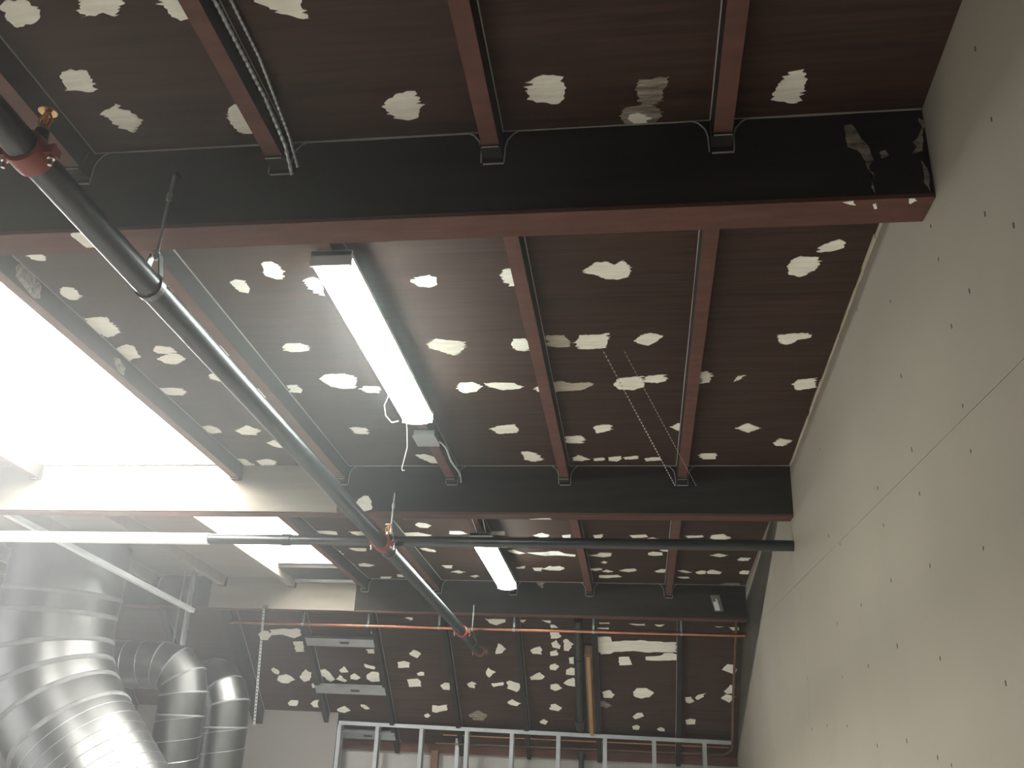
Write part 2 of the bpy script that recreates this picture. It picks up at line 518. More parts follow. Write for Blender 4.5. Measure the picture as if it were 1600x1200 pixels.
# ---------------------------------------------------------------- filler patches
PATCHES = {
'C': [
(0,(-2.292,-3.049,-2.273,-3.059,-2.214,-3.054,-2.213,-3.039,-2.202,-3.025,-2.221,-3.001,-2.253,-2.988,-2.297,-2.980,-2.304,-2.999,-2.302,-3.031)),
(0,(-2.062,-3.077,-1.962,-3.068,-1.999,-3.010,-2.027,-2.991,-2.048,-3.002,-2.113,-2.994)),
(0,(-1.892,-3.016,-1.868,-3.036,-1.827,-3.032,-1.826,-2.971,-1.866,-2.964,-1.882,-2.978)),
(0,(-2.268,-2.832,-2.237,-2.839,-2.200,-2.834,-2.200,-2.819,-2.202,-2.793,-2.218,-2.759,-2.241,-2.761,-2.270,-2.771,-2.291,-2.771,-2.284,-2.803)),
(0,(-2.239,-2.684,-2.212,-2.699,-2.180,-2.714,-2.174,-2.708,-2.187,-2.697,-2.158,-2.686,-2.140,-2.647,-2.166,-2.624,-2.193,-2.604,-2.214,-2.615,-2.231,-2.637,-2.229,-2.663,-2.243,-2.672)),
(0,(-1.876,-2.672,-1.851,-2.686,-1.825,-2.683,-1.827,-2.572,-1.871,-2.574,-1.889,-2.585,-1.894,-2.624,-1.890,-2.649)),
(0,(-1.664,-3.002,-1.649,-3.019,-1.542,-3.009,-1.558,-2.971,-1.550,-2.941,-1.576,-2.945,-1.599,-2.956,-1.622,-2.968,-1.635,-2.987)),
(0,(-1.447,-2.646,-1.433,-2.665,-1.402,-2.682,-1.370,-2.693,-1.347,-2.693,-1.339,-2.677,-1.345,-2.638,-1.358,-2.595,-1.389,-2.591,-1.417,-2.600,-1.436,-2.621)),
(0,(-1.051,-2.684,-1.040,-2.702,-1.019,-2.718,-0.991,-2.721,-0.964,-2.715,-0.952,-2.687,-0.956,-2.639,-0.977,-2.617,-1.006,-2.623,-1.031,-2.629,-1.053,-2.639)),
(0,(-0.794,-2.549,-0.788,-2.563,-0.765,-2.569,-0.743,-2.559,-0.737,-2.544,-0.742,-2.530,-0.765,-2.524,-0.789,-2.534)),
(1,(-0.765,-2.683,-0.687,-2.689,-0.702,-2.637,-0.712,-2.596,-0.740,-2.591,-0.768,-2.608,-0.771,-2.661)),
(1,(-0.811,-2.580,-0.785,-2.594,-0.746,-2.599,-0.712,-2.588,-0.700,-2.556,-0.711,-2.537,-0.734,-2.522,-0.797,-2.519,-0.811,-2.544)),
(0,(-0.422,-2.588,-0.419,-2.625,-0.407,-2.657,-0.385,-2.683,-0.359,-2.686,-0.346,-2.648,-0.348,-2.612,-0.357,-2.569,-0.391,-2.578)),
(0,(-0.194,-1.923,-0.162,-1.951,-0.136,-1.966,-0.112,-1.948,-0.113,-1.918,-0.140,-1.905,-0.182,-1.895)),
(0,(-2.917,-2.068,-2.866,-2.068,-2.847,-2.026,-2.861,-2.004,-2.906,-2.009,-2.909,-2.030)),
(0,(-2.930,-1.812,-2.905,-1.833,-2.873,-1.827,-2.863,-1.805,-2.870,-1.769,-2.903,-1.742,-2.931,-1.748,-2.945,-1.778)),
(0,(-2.960,-1.608,-2.919,-1.615,-2.856,-1.615,-2.859,-1.568,-2.866,-1.497,-2.916,-1.462,-2.946,-1.454,-2.963,-1.492,-2.970,-1.547)),
(0,(-2.976,-1.350,-2.899,-1.395,-2.870,-1.375,-2.887,-1.317,-2.898,-1.277,-2.940,-1.268,-2.972,-1.239,-2.974,-1.290)),
(0,(-2.806,-1.333,-2.774,-1.375,-2.714,-1.365,-2.706,-1.320,-2.756,-1.302,-2.796,-1.313)),
(0,(-2.827,-1.264,-2.741,-1.311,-2.706,-1.300,-2.696,-1.259,-2.762,-1.210,-2.808,-1.222)),
(0,(-2.661,-1.111,-2.626,-1.121,-2.604,-1.076,-2.624,-1.033,-2.658,-1.052,-2.672,-1.079)),
(0,(-2.978,-0.979,-2.909,-0.984,-2.847,-0.975,-2.850,-0.942,-2.882,-0.905,-2.947,-0.909,-2.977,-0.939)),
(0,(-2.973,-0.538,-2.916,-0.557,-2.889,-0.523,-2.891,-0.466,-2.946,-0.452,-2.972,-0.487)),
(0,(-2.806,-0.493,-2.713,-0.556,-2.668,-0.491,-2.722,-0.435,-2.792,-0.442)),
(0,(-2.703,-0.331,-2.646,-0.366,-2.618,-0.263,-2.656,-0.260,-2.684,-0.285)),
(0,(-2.966,-0.105,-2.925,-0.102,-2.901,-0.011,-2.968,-0.000)),
(0,(-2.863,-0.078,-2.793,-0.104,-2.748,-0.071,-2.785,-0.010,-2.864,-0.010)),
(0,(-2.480,-1.856,-2.454,-1.855,-2.472,-1.772,-2.492,-1.781)),
(0,(-2.502,-1.370,-2.477,-1.359,-2.481,-1.271,-2.502,-1.282)),
(0,(-2.502,-0.965,-2.478,-0.960,-2.483,-0.866,-2.505,-0.878)),
(0,(-2.073,-1.947,-2.037,-1.952,-2.021,-1.930,-2.016,-1.888,-2.037,-1.839,-2.060,-1.840,-2.094,-1.871)),
(0,(-2.240,-1.836,-2.214,-1.849,-2.184,-1.840,-2.184,-1.788,-2.202,-1.755,-2.225,-1.763,-2.241,-1.798)),
(0,(-1.960,-1.835,-1.922,-1.847,-1.895,-1.817,-1.927,-1.721,-1.951,-1.753,-1.966,-1.806)),
(0,(-2.230,-1.340,-2.203,-1.373,-2.141,-1.372,-2.109,-1.345,-2.135,-1.307,-2.196,-1.300,-2.230,-1.315)),
(0,(-2.345,-0.990,-2.298,-0.996,-2.291,-0.943,-2.302,-0.913,-2.347,-0.921)),
(0,(-2.169,-1.052,-2.129,-1.094,-2.035,-1.101,-1.998,-1.057,-2.027,-0.958,-2.083,-0.949,-2.138,-0.973)),
(0,(-1.574,-1.800,-1.541,-1.827,-1.498,-1.838,-1.475,-1.816,-1.481,-1.773,-1.515,-1.760,-1.547,-1.765)),
(0,(-1.241,-1.824,-1.224,-1.858,-1.180,-1.866,-1.180,-1.742,-1.215,-1.751,-1.238,-1.789)),
(0,(-0.959,-1.822,-0.938,-1.848,-0.914,-1.881,-0.869,-1.882,-0.847,-1.863,-0.820,-1.888,-0.794,-1.854,-0.799,-1.786,-0.841,-1.771,-0.880,-1.779,-0.917,-1.806)),
(0,(-1.274,-1.320,-1.256,-1.374,-1.211,-1.372,-1.195,-1.317,-1.224,-1.268,-1.263,-1.283)),
(0,(-1.013,-1.337,-0.994,-1.390,-0.928,-1.390,-0.882,-1.402,-0.887,-1.350,-0.898,-1.287,-0.960,-1.277,-1.005,-1.282)),
(0,(-0.787,-1.337,-0.756,-1.379,-0.722,-1.399,-0.673,-1.372,-0.704,-1.324,-0.730,-1.295,-0.765,-1.313)),
(0,(-1.570,-0.923,-1.543,-0.995,-1.483,-0.998,-1.454,-0.953,-1.489,-0.905,-1.542,-0.892)),
(0,(-1.440,-0.986,-1.385,-0.990,-1.307,-0.982,-1.274,-0.948,-1.294,-0.931,-1.366,-0.917,-1.411,-0.947)),
(0,(-1.217,-0.924,-1.186,-0.967,-1.166,-0.966,-1.168,-0.896,-1.208,-0.897)),
(0,(-0.876,-0.958,-0.855,-1.017,-0.756,-1.034,-0.744,-0.932,-0.795,-0.901,-0.853,-0.909)),
(0,(-0.745,-0.975,-0.733,-1.034,-0.658,-1.043,-0.652,-0.989,-0.690,-0.969)),
(0,(-2.197,-0.512,-2.170,-0.525,-2.111,-0.511,-2.121,-0.435,-2.177,-0.442)),
(0,(-1.487,-0.493,-1.438,-0.527,-1.364,-0.544,-1.345,-0.498,-1.361,-0.444,-1.457,-0.432)),
(0,(-0.984,-0.506,-0.957,-0.527,-0.903,-0.536,-0.902,-0.465,-0.972,-0.430)),
(0,(-1.127,-0.394,-1.049,-0.404,-1.033,-0.365,-1.055,-0.308,-1.131,-0.314)),
(0,(-0.619,-0.500,-0.589,-0.544,-0.555,-0.535,-0.552,-0.459,-0.586,-0.460)),
(0,(-1.943,-0.155,-1.891,-0.170,-1.841,-0.123,-1.843,-0.035,-1.883,-0.042,-1.919,-0.101)),
(0,(-1.369,-0.198,-1.328,-0.198,-1.296,-0.173,-1.271,-0.089,-1.320,-0.057,-1.364,-0.089)),
(0,(-1.114,-0.110,-1.077,-0.150,-1.028,-0.088,-1.070,-0.066,-1.111,-0.072)),
(0,(-1.006,-0.103,-0.951,-0.119,-0.947,-0.078,-1.000,-0.065)),
(0,(-0.928,-0.118,-0.864,-0.134,-0.857,-0.096,-0.883,-0.056,-0.924,-0.072)),
(0,(-0.847,-0.118,-0.773,-0.139,-0.769,-0.096,-0.842,-0.087)),
(0,(-0.741,-0.096,-0.710,-0.117,-0.664,-0.117,-0.658,-0.077,-0.732,-0.065)),
(0,(-2.011,-0.947,-1.982,-0.973,-1.917,-0.966,-1.934,-0.903,-1.995,-0.912)),
(2,(-1.617,-1.343,-1.570,-1.387,-1.458,-1.355,-1.466,-1.300,-1.516,-1.245,-1.549,-1.265,-1.581,-1.295,-1.615,-1.310)),
(2,(-1.129,-1.395,-1.059,-1.392,-1.036,-1.347,-1.039,-1.302,-1.094,-1.295,-1.128,-1.315)),
(2,(-1.140,-0.987,-1.100,-0.997,-1.063,-0.974,-0.966,-0.982,-0.968,-0.950,-1.019,-0.907,-1.138,-0.895)),
(0,(-0.275,-1.818,-0.263,-1.863,-0.240,-1.877,-0.182,-1.868,-0.171,-1.825,-0.186,-1.786,-0.221,-1.754,-0.257,-1.770)),
(0,(-0.246,-1.358,-0.181,-1.369,-0.133,-1.370,-0.115,-1.335,-0.157,-1.319,-0.194,-1.282,-0.225,-1.296)),
(0,(-0.123,-0.935,-0.113,-0.977,-0.040,-0.995,-0.028,-0.901,-0.089,-0.881,-0.110,-0.897)),
(0,(-0.517,-1.061,-0.486,-1.070,-0.467,-1.019,-0.470,-0.967,-0.511,-0.957)),
(0,(-0.373,-0.970,-0.359,-1.021,-0.331,-1.029,-0.351,-0.988)),
(0,(-0.315,-0.482,-0.267,-0.538,-0.205,-0.480,-0.254,-0.428)),
(0,(-0.121,-0.304,-0.097,-0.359,-0.042,-0.331,-0.072,-0.261,-0.109,-0.270)),
(0,(-0.472,-0.147,-0.449,-0.171,-0.384,-0.170,-0.382,-0.091,-0.438,-0.092)),
(0,(-2.989,1.220,-2.889,1.217,-2.827,1.237,-2.841,1.307,-2.908,1.301,-2.960,1.275)),
(0,(-2.741,1.234,-2.627,1.225,-2.634,1.336,-2.692,1.330,-2.723,1.289)),
(0,(-2.866,1.654,-2.836,1.631,-2.738,1.636,-2.756,1.712,-2.832,1.709)),
(0,(-3.002,1.711,-2.957,1.699,-2.956,1.811,-2.998,1.797)),
(0,(-3.008,2.084,-2.963,2.046,-2.955,2.116,-3.000,2.136)),
(0,(-2.921,2.079,-2.862,2.041,-2.795,2.107,-2.856,2.153,-2.930,2.139)),
(0,(-2.233,1.058,-2.198,1.014,-2.154,1.030,-2.128,1.081,-2.159,1.129,-2.215,1.123)),
(0,(-2.395,1.250,-2.249,1.231,-2.172,1.297,-2.221,1.332,-2.399,1.333)),
(0,(-2.030,1.197,-1.952,1.194,-1.917,1.247,-1.975,1.271,-2.032,1.264)),
(0,(-2.669,1.232,-2.633,1.225,-2.631,1.336,-2.701,1.339)),
(0,(-1.766,1.201,-1.651,1.184,-1.660,1.279,-1.746,1.276)),
(0,(-1.469,1.272,-1.407,1.216,-1.362,1.254,-1.376,1.309,-1.449,1.312)),
(0,(-2.329,1.618,-2.274,1.606,-2.220,1.680,-2.235,1.712,-2.300,1.684)),
(0,(-1.695,1.649,-1.653,1.623,-1.578,1.711,-1.624,1.739,-1.671,1.700)),
(0,(-1.563,1.695,-1.393,1.672,-1.400,1.749,-1.437,1.767,-1.511,1.733)),
(0,(-2.262,2.075,-2.181,2.071,-2.201,2.159,-2.245,2.155)),
(0,(-2.230,2.269,-2.163,2.217,-2.119,2.261,-2.170,2.309)),
(0,(-2.099,2.389,-2.043,2.348,-2.020,2.384,-2.067,2.432)),
(0,(-1.698,2.111,-1.618,2.055,-1.631,2.124,-1.683,2.135)),
(0,(-1.570,2.110,-1.496,2.099,-1.511,2.198,-1.561,2.190)),
(0,(-1.453,2.079,-1.428,2.044,-1.420,2.164,-1.449,2.173)),
(0,(-2.848,2.459,-2.761,2.453,-2.782,2.513,-2.857,2.510)),
(0,(-2.691,2.372,-2.628,2.380,-2.648,2.457,-2.705,2.449)),
(0,(-1.279,1.265,-1.218,1.245,-1.224,1.328,-1.278,1.330)),
(0,(-1.071,1.257,-1.004,1.230,-1.021,1.320,-1.066,1.318)),
(0,(-0.833,1.249,-0.719,1.227,-0.711,1.280,-0.755,1.299,-0.813,1.302)),
(0,(-0.718,1.316,-0.682,1.286,-0.653,1.321,-0.692,1.344)),
(0,(-0.479,1.246,-0.366,1.232,-0.362,1.274,-0.455,1.295)),
(0,(-0.317,1.283,-0.296,1.219,-0.248,1.200,-0.183,1.271,-0.216,1.333,-0.267,1.342)),
(0,(-1.391,1.651,-1.334,1.649,-1.294,1.708,-1.221,1.725,-1.231,1.779,-1.332,1.751,-1.448,1.765,-1.466,1.716)),
(0,(-1.131,1.741,-1.068,1.717,-1.044,1.667,-0.966,1.671,-0.966,1.753,-1.026,1.785)),
(0,(-0.713,1.659,-0.678,1.629,-0.612,1.642,-0.611,1.715,-0.677,1.726,-0.710,1.711)),
(0,(-0.630,1.576,-0.571,1.554,-0.571,1.624,-0.608,1.614)),
(0,(-0.283,1.698,-0.233,1.647,-0.167,1.692,-0.215,1.743)),
(0,(-0.097,1.790,-0.073,1.748,-0.005,1.753,-0.012,1.815,-0.065,1.830)),
(0,(-1.052,1.919,-1.024,1.887,-1.002,1.916,-1.021,1.956)),
(0,(-1.509,2.134,-1.430,2.070,-1.356,2.047,-1.325,2.109,-1.366,2.172,-1.439,2.167)),
(0,(-1.152,2.112,-1.061,2.084,-1.045,2.129,-1.100,2.165)),
(0,(-1.050,2.175,-1.015,2.127,-0.963,2.179,-1.006,2.210)),
(0,(-0.920,2.144,-0.872,2.095,-0.801,2.082,-0.790,2.145,-0.850,2.186)),
(0,(-1.076,2.295,-0.935,2.272,-0.904,2.332,-1.011,2.374,-1.079,2.369)),
(0,(-0.654,2.150,-0.615,2.088,-0.580,2.086,-0.583,2.178,-0.642,2.182)),
(0,(-0.491,2.126,-0.452,2.101,-0.385,2.165,-0.437,2.182)),
(0,(-0.362,2.164,-0.324,2.106,-0.284,2.113,-0.284,2.196,-0.330,2.213)),
(0,(-0.279,2.126,-0.246,2.079,-0.172,2.142,-0.179,2.203,-0.270,2.195)),
(0,(-0.051,2.148,-0.028,2.092,0.017,2.094,0.022,2.189,-0.030,2.188)),
(0,(-0.491,2.304,-0.408,2.293,-0.392,2.331,-0.441,2.353)),
(1,(-0.167,2.512,-0.123,2.458,-0.016,2.455,-0.005,2.505,-0.105,2.527)),
],
'B1': [
(0,(-2.366,-2.533,-2.329,-2.528,-2.342,-2.487,-2.344,-2.440,-2.378,-2.440,-2.380,-2.490)),
(0,(-0.259,-2.519,-0.242,-2.537,-0.233,-2.531,-0.224,-2.501,-0.241,-2.507)),
(0,(-0.180,-2.503,-0.176,-2.507,-0.167,-2.482,-0.173,-2.480)),
(0,(-0.100,-2.504,-0.101,-2.529,-0.096,-2.529,-0.091,-2.501)),
(0,(-0.087,-2.530,-0.084,-2.530,-0.079,-2.510,-0.082,-2.510)),
],
'F1': [
(1,(-0.234,0.200,-0.217,0.202,-0.204,0.171,-0.188,0.123,-0.179,0.109,-0.183,0.070,-0.182,0.051,-0.189,0.057,-0.196,0.097,-0.209,0.124,-0.232,0.132,-0.235,0.159)),
(1,(-0.187,0.057,-0.181,0.050,-0.180,-0.007,-0.184,-0.007)),
(1,(-0.052,0.201,-0.043,0.211,-0.042,0.174,-0.053,0.108,-0.080,0.100,-0.072,0.123,-0.058,0.148)),
(1,(-0.157,0.114,-0.141,0.117,-0.135,0.100,-0.154,0.091)),
(1,(-0.056,0.082,-0.049,0.056,-0.043,0.005,-0.048,-0.014,-0.056,-0.001,-0.058,0.050)),
],
'F2': [
(0,(-2.294,-0.211,-2.254,-0.167,-2.222,-0.170,-2.202,-0.247,-2.245,-0.256,-2.285,-0.235)),
],
'B2': [
(0,(-1.356,0.108,-1.284,0.076,-1.239,0.074,-1.247,0.154,-1.312,0.157)),
],
'F3': [
(1,(-1.587,-0.248,-1.520,-0.247,-1.538,-0.294,-1.567,-0.271)),
],
'M': [
(0,(-2.737,2.899,-2.670,2.897,-2.684,2.922,-2.714,2.913)),
(0,(-2.049,2.897,-1.881,2.893,-1.879,2.917,-1.958,2.943,-2.027,2.926)),
(0,(-1.761,2.900,-1.701,2.894,-1.733,2.919)),
(0,(-1.576,2.896,-1.501,2.894,-1.503,2.918,-1.542,2.909)),
(0,(-1.311,2.903,-1.258,2.902,-1.278,2.914)),
(0,(-1.108,2.903,-1.010,2.901,-1.017,2.909,-1.095,2.910)),
(0,(-0.861,2.905,-0.732,2.902,-0.732,2.916,-0.797,2.917)),
(0,(-0.655,2.905,-0.572,2.903,-0.604,2.921,-0.636,2.918)),
(0,(-0.179,2.910,-0.103,2.908,-0.147,2.919)),
(0,(-0.065,2.913,0.016,2.911,0.015,2.936,-0.033,2.937)),
(0,(-1.504,2.925,-1.471,2.928,-1.439,2.953,-1.506,2.955)),
(0,(-1.508,2.981,-1.428,2.983,-1.424,3.017,-1.459,3.038,-1.512,3.039)),
(0,(-1.135,2.942,-1.024,2.939,-1.025,2.952,-1.123,2.952)),
(0,(-1.126,3.016,-1.014,3.013,-1.002,3.051,-0.877,3.042,-0.772,3.035,-0.668,3.042,-0.475,3.044,-0.474,3.121,-0.591,3.124,-0.721,3.130,-0.800,3.121,-0.985,3.135,-1.018,3.150,-1.091,3.156,-1.128,3.126)),
(0,(-0.728,3.163,-0.603,3.154,-0.577,3.130,-0.512,3.126,-0.473,3.140,-0.473,3.186,-0.603,3.194,-0.722,3.193)),
(0,(-0.949,3.174,-0.866,3.171,-0.841,3.233,-0.895,3.242,-0.948,3.243)),
(0,(-1.508,3.078,-1.473,3.048,-1.429,3.096,-1.438,3.122,-1.491,3.110)),
(0,(-1.403,3.049,-1.379,3.038,-1.328,3.080,-1.365,3.136,-1.405,3.134)),
(0,(-1.521,3.151,-1.465,3.130,-1.462,3.176,-1.523,3.182)),
(0,(-1.368,3.193,-1.320,3.185,-1.324,3.245,-1.364,3.240)),
(0,(-1.529,3.258,-1.487,3.243,-1.454,3.269,-1.484,3.304,-1.532,3.299)),
(0,(-1.398,3.295,-1.353,3.276,-1.320,3.285,-1.329,3.340,-1.397,3.335)),
(0,(-1.430,3.412,-1.386,3.376,-1.324,3.360,-1.328,3.436,-1.390,3.431)),
(0,(-1.541,3.430,-1.485,3.417,-1.440,3.457,-1.504,3.484,-1.544,3.464)),
(0,(-1.555,3.606,-1.512,3.594,-1.455,3.631,-1.488,3.661,-1.558,3.649)),
(0,(-1.101,3.476,-1.035,3.457,-0.995,3.493,-1.017,3.522,-1.085,3.525)),
(0,(-0.845,3.467,-0.804,3.429,-0.724,3.428,-0.663,3.465,-0.697,3.503,-0.765,3.520,-0.819,3.508)),
(0,(-0.847,3.685,-0.801,3.647,-0.753,3.646,-0.746,3.674,-0.822,3.705)),
(0,(-0.848,3.771,-0.809,3.758,-0.785,3.769,-0.796,3.801,-0.845,3.797)),
(0,(-0.637,3.784,-0.603,3.765,-0.562,3.781,-0.568,3.803,-0.616,3.802)),
(0,(-0.101,3.253,-0.065,3.206,-0.019,3.211,0.015,3.249,-0.002,3.293,-0.055,3.271)),
(0,(-0.074,3.433,-0.024,3.374,0.009,3.396,0.005,3.443,-0.047,3.453)),
(0,(-0.104,3.495,-0.066,3.458,0.013,3.477,-0.030,3.527)),
(0,(-0.316,3.496,-0.290,3.468,-0.237,3.455,-0.243,3.486,-0.295,3.516)),
(0,(-0.400,3.499,-0.349,3.490,-0.322,3.531,-0.361,3.546,-0.388,3.540)),
(0,(-0.396,3.695,-0.352,3.679,-0.304,3.688,-0.310,3.727,-0.385,3.734)),
(1,(-1.135,3.562,-1.093,3.550,-1.019,3.592,-1.068,3.618,-1.129,3.597)),
(0,(-2.748,3.195,-2.706,3.166,-2.641,3.192,-2.685,3.234,-2.736,3.220)),
(0,(-2.870,3.276,-2.809,3.266,-2.762,3.278,-2.770,3.319,-2.873,3.326)),
(0,(-2.712,3.370,-2.673,3.351,-2.642,3.357,-2.649,3.386,-2.701,3.389)),
(0,(-2.810,3.426,-2.705,3.415,-2.689,3.480,-2.800,3.492)),
(0,(-2.517,3.469,-2.473,3.444,-2.430,3.445,-2.439,3.505,-2.492,3.503)),
(0,(-2.619,3.651,-2.559,3.654,-2.480,3.640,-2.488,3.689,-2.591,3.718,-2.628,3.711)),
(0,(-2.708,3.748,-2.675,3.724,-2.654,3.746,-2.676,3.769,-2.703,3.764)),
(0,(-1.994,3.173,-1.959,3.092,-1.934,3.101,-1.897,3.135,-1.937,3.171,-1.984,3.178)),
(0,(-2.096,3.334,-2.066,3.297,-2.007,3.336,-2.041,3.353,-2.071,3.385,-2.090,3.370)),
(0,(-2.275,3.445,-2.229,3.425,-2.194,3.442,-2.210,3.482,-2.257,3.476)),
(0,(-2.058,3.437,-1.953,3.420,-1.957,3.449,-2.054,3.465)),
(0,(-1.924,3.417,-1.894,3.405,-1.807,3.428,-1.807,3.476,-1.841,3.503,-1.922,3.474)),
(0,(-1.937,3.597,-1.890,3.567,-1.819,3.604,-1.853,3.630,-1.916,3.618)),
(0,(-1.689,3.134,-1.608,3.107,-1.585,3.136,-1.593,3.171,-1.675,3.169)),
(0,(-1.715,3.368,-1.626,3.324,-1.590,3.359,-1.611,3.385,-1.705,3.392)),
(0,(-1.657,3.760,-1.623,3.737,-1.587,3.757,-1.611,3.786,-1.653,3.776)),
(0,(-3.135,3.170,-3.059,3.168,-3.062,3.209,-3.126,3.206)),
(0,(-3.175,3.301,-3.089,3.319,-3.095,3.347,-3.174,3.332)),
(0,(-3.177,3.401,-3.121,3.367,-3.061,3.371,-3.061,3.450,-3.139,3.458,-3.178,3.433)),
(0,(-3.285,3.665,-3.238,3.669,-3.207,3.707,-3.248,3.714,-3.282,3.687)),
(0,(-3.052,3.001,-3.020,3.001,-3.028,3.041,-3.060,3.041)),
(1,(-2.302,3.731,-2.260,3.702,-2.203,3.680,-2.127,3.724,-2.171,3.776,-2.258,3.774)),
(0,(-4.093,3.073,-4.044,3.036,-3.990,3.040,-3.968,3.080,-4.012,3.117,-4.068,3.119)),
(0,(-3.976,3.029,-3.864,3.021,-3.693,3.014,-3.702,3.073,-3.763,3.097,-3.825,3.082,-3.865,3.067,-3.978,3.075)),
(0,(-3.782,3.126,-3.693,3.122,-3.697,3.212,-3.783,3.214)),
(0,(-4.055,3.371,-4.023,3.357,-3.972,3.400,-3.996,3.423,-4.033,3.413)),
(0,(-4.030,3.467,-3.986,3.428,-3.915,3.417,-3.853,3.461,-3.925,3.499,-3.993,3.495)),
(0,(-3.804,3.438,-3.732,3.364,-3.690,3.396,-3.712,3.462,-3.773,3.480)),
(0,(-3.710,3.500,-3.685,3.488,-3.683,3.526,-3.713,3.532)),
(0,(-3.593,3.367,-3.547,3.357,-3.515,3.385,-3.476,3.448,-3.524,3.471,-3.567,3.441,-3.594,3.415)),
(0,(-3.415,3.361,-3.363,3.328,-3.336,3.380,-3.392,3.385)),
(0,(-3.465,3.448,-3.414,3.407,-3.367,3.455,-3.389,3.470)),
(0,(-3.326,3.411,-3.282,3.386,-3.235,3.424,-3.273,3.445,-3.327,3.438)),
(0,(-3.979,3.681,-3.937,3.651,-3.875,3.654,-3.874,3.682,-3.906,3.708,-3.969,3.705)),
(0,(-3.766,3.678,-3.712,3.645,-3.677,3.641,-3.689,3.714,-3.740,3.711)),
(0,(-3.515,3.719,-3.438,3.688,-3.391,3.731,-3.452,3.752,-3.508,3.747)),
],
'J5': [
(1,(-2.011,-0.017,-1.966,0.016,-1.920,-0.000,-1.868,-0.014,-1.857,-0.059,-1.889,-0.083,-1.946,-0.071,-2.001,-0.060)),
(1,(-1.353,-0.038,-1.314,-0.023,-1.261,-0.043,-1.259,-0.073,-1.302,-0.079,-1.340,-0.062)),
],
}
SCREWS = [(-2.478,-0.178),(-2.632,-0.344),(-2.494,-0.367),(-2.047,-0.078),(-2.056,-0.320),(-2.486,-0.565),(-2.064,-0.542),(-2.491,-0.675),(-1.663,-0.547),(-2.081,-0.670),(-1.258,0.064),(-0.813,-0.161),(-1.667,0.078),(-2.878,0.117),(-2.890,-0.078),(-2.897,-0.336),(-2.461,-0.073),(-2.780,-0.237),(-2.476,-0.891),(-2.089,-0.864),(-1.694,-0.841),(-1.678,-1.031),(-2.072,-1.093),(-2.484,-1.170),(-1.284,-1.064),(-0.841,-1.076),(-0.031,-1.041),(-1.663,-1.291),(-1.294,-1.311),(-1.943,-1.327),(-2.050,-1.341),(-0.426,-1.250),(-0.037,-1.264),(-0.843,-1.251),(-1.025,-0.603),(-1.681,-0.670),(-0.825,-0.531),(-1.270,-0.862),(-0.834,-0.876)]

def ragged(poly, step, amp):
    # brushed filler: streaky at the ends of the knife stroke, crisper along it
    out = []
    n = len(poly)
    for i in range(n):
        a, b = Vector(poly[i]), Vector(poly[(i + 1) % n])
        L = (b - a).length
        if L < 1e-6: continue
        nr = Vector(((b - a).y, -(b - a).x)) / L
        horiz = abs(nr.x)
        q = max(1, int(L / (step * (.45 if horiz > .5 else 1.0))))
        rough = rng.uniform(.3, 1.5)
        for s in range(q):
            p = a.lerp(b, s / q)
            if horiz > .5:
                p = p + Vector((rng.choice((-1, 1)) * amp * rough * rng.random() ** 1.7, 0))
            else:
                p = p + nr * rng.uniform(-1, 1) * amp * .3
            out.append(p)
    return out
PM = {0: 'filler', 1: 'thin', 2: 'semi'}
def patch(surf, kind, flat):
    poly = [(flat[i], flat[i + 1]) for i in range(0, len(flat), 2)]
    c = sum((Vector(p) for p in poly), Vector((0, 0))) / len(poly)
    near = surf == 'C' and c.y < 0
    poly = ragged(poly, .011 if near else .03, .011 if near else .010)
    th = .0016 if kind == 0 else (.001 if kind == 1 else .0013)
    if surf == 'C':
        if c.x < -9: return
        pts = [(p.x, p.y, cz(p.y)) for p in poly]; nv = (0, 0, -1); par = ceiling
    elif surf == 'M':
        pts = [(p.x, p.y, mz(p.y)) for p in poly]; nv = (0, -MT, -1); par = rear
    elif surf == 'J5':
        xj = jx(5) + JW / 2
        pts = [(xj, p.x, cz(p.x) + min(max(p.y, -.08), -.004)) for p in poly]; nv = (1, 0, 0); par = ceiling
    elif surf[0] == 'F':
        y = {'1': -BY, '2': 0.0, '3': BY}[surf[1]]; par = {'1': beam1, '2': beam2, '3': beam3}[surf[1]]
        pts = [(p.x, y, ZR + p.y) for p in poly]; nv = (0, -1, 0)
    else:
        y = {'1': -BY, '2': 0.0}[surf[1]]; par = {'1': beam1, '2': beam2}[surf[1]]
        pts = [(p.x, min(max(p.y, y + .002), y + BW - .002), cz(y) - BH) for p in poly]; nv = (0, 0, -1)
    MB().plate(pts, nv, th).build('filler_patch', PM[kind], par)
for surf, L in PATCHES.items():
    for kind, flat in L:
        patch(surf, kind, flat)

for (y, z) in SCREWS:
    r = rng.uniform(.0028, .0045)
    pts = [(wx(y), y + r * .8 * math.cos(a * math.pi / 4), ZR + z + r * 1.7 * math.sin(a * math.pi / 4)) for a in range(8)]
    MB().plate(pts, (-1, 0, 0), .0008).build('screw_dimple', 'hole', wall_right)

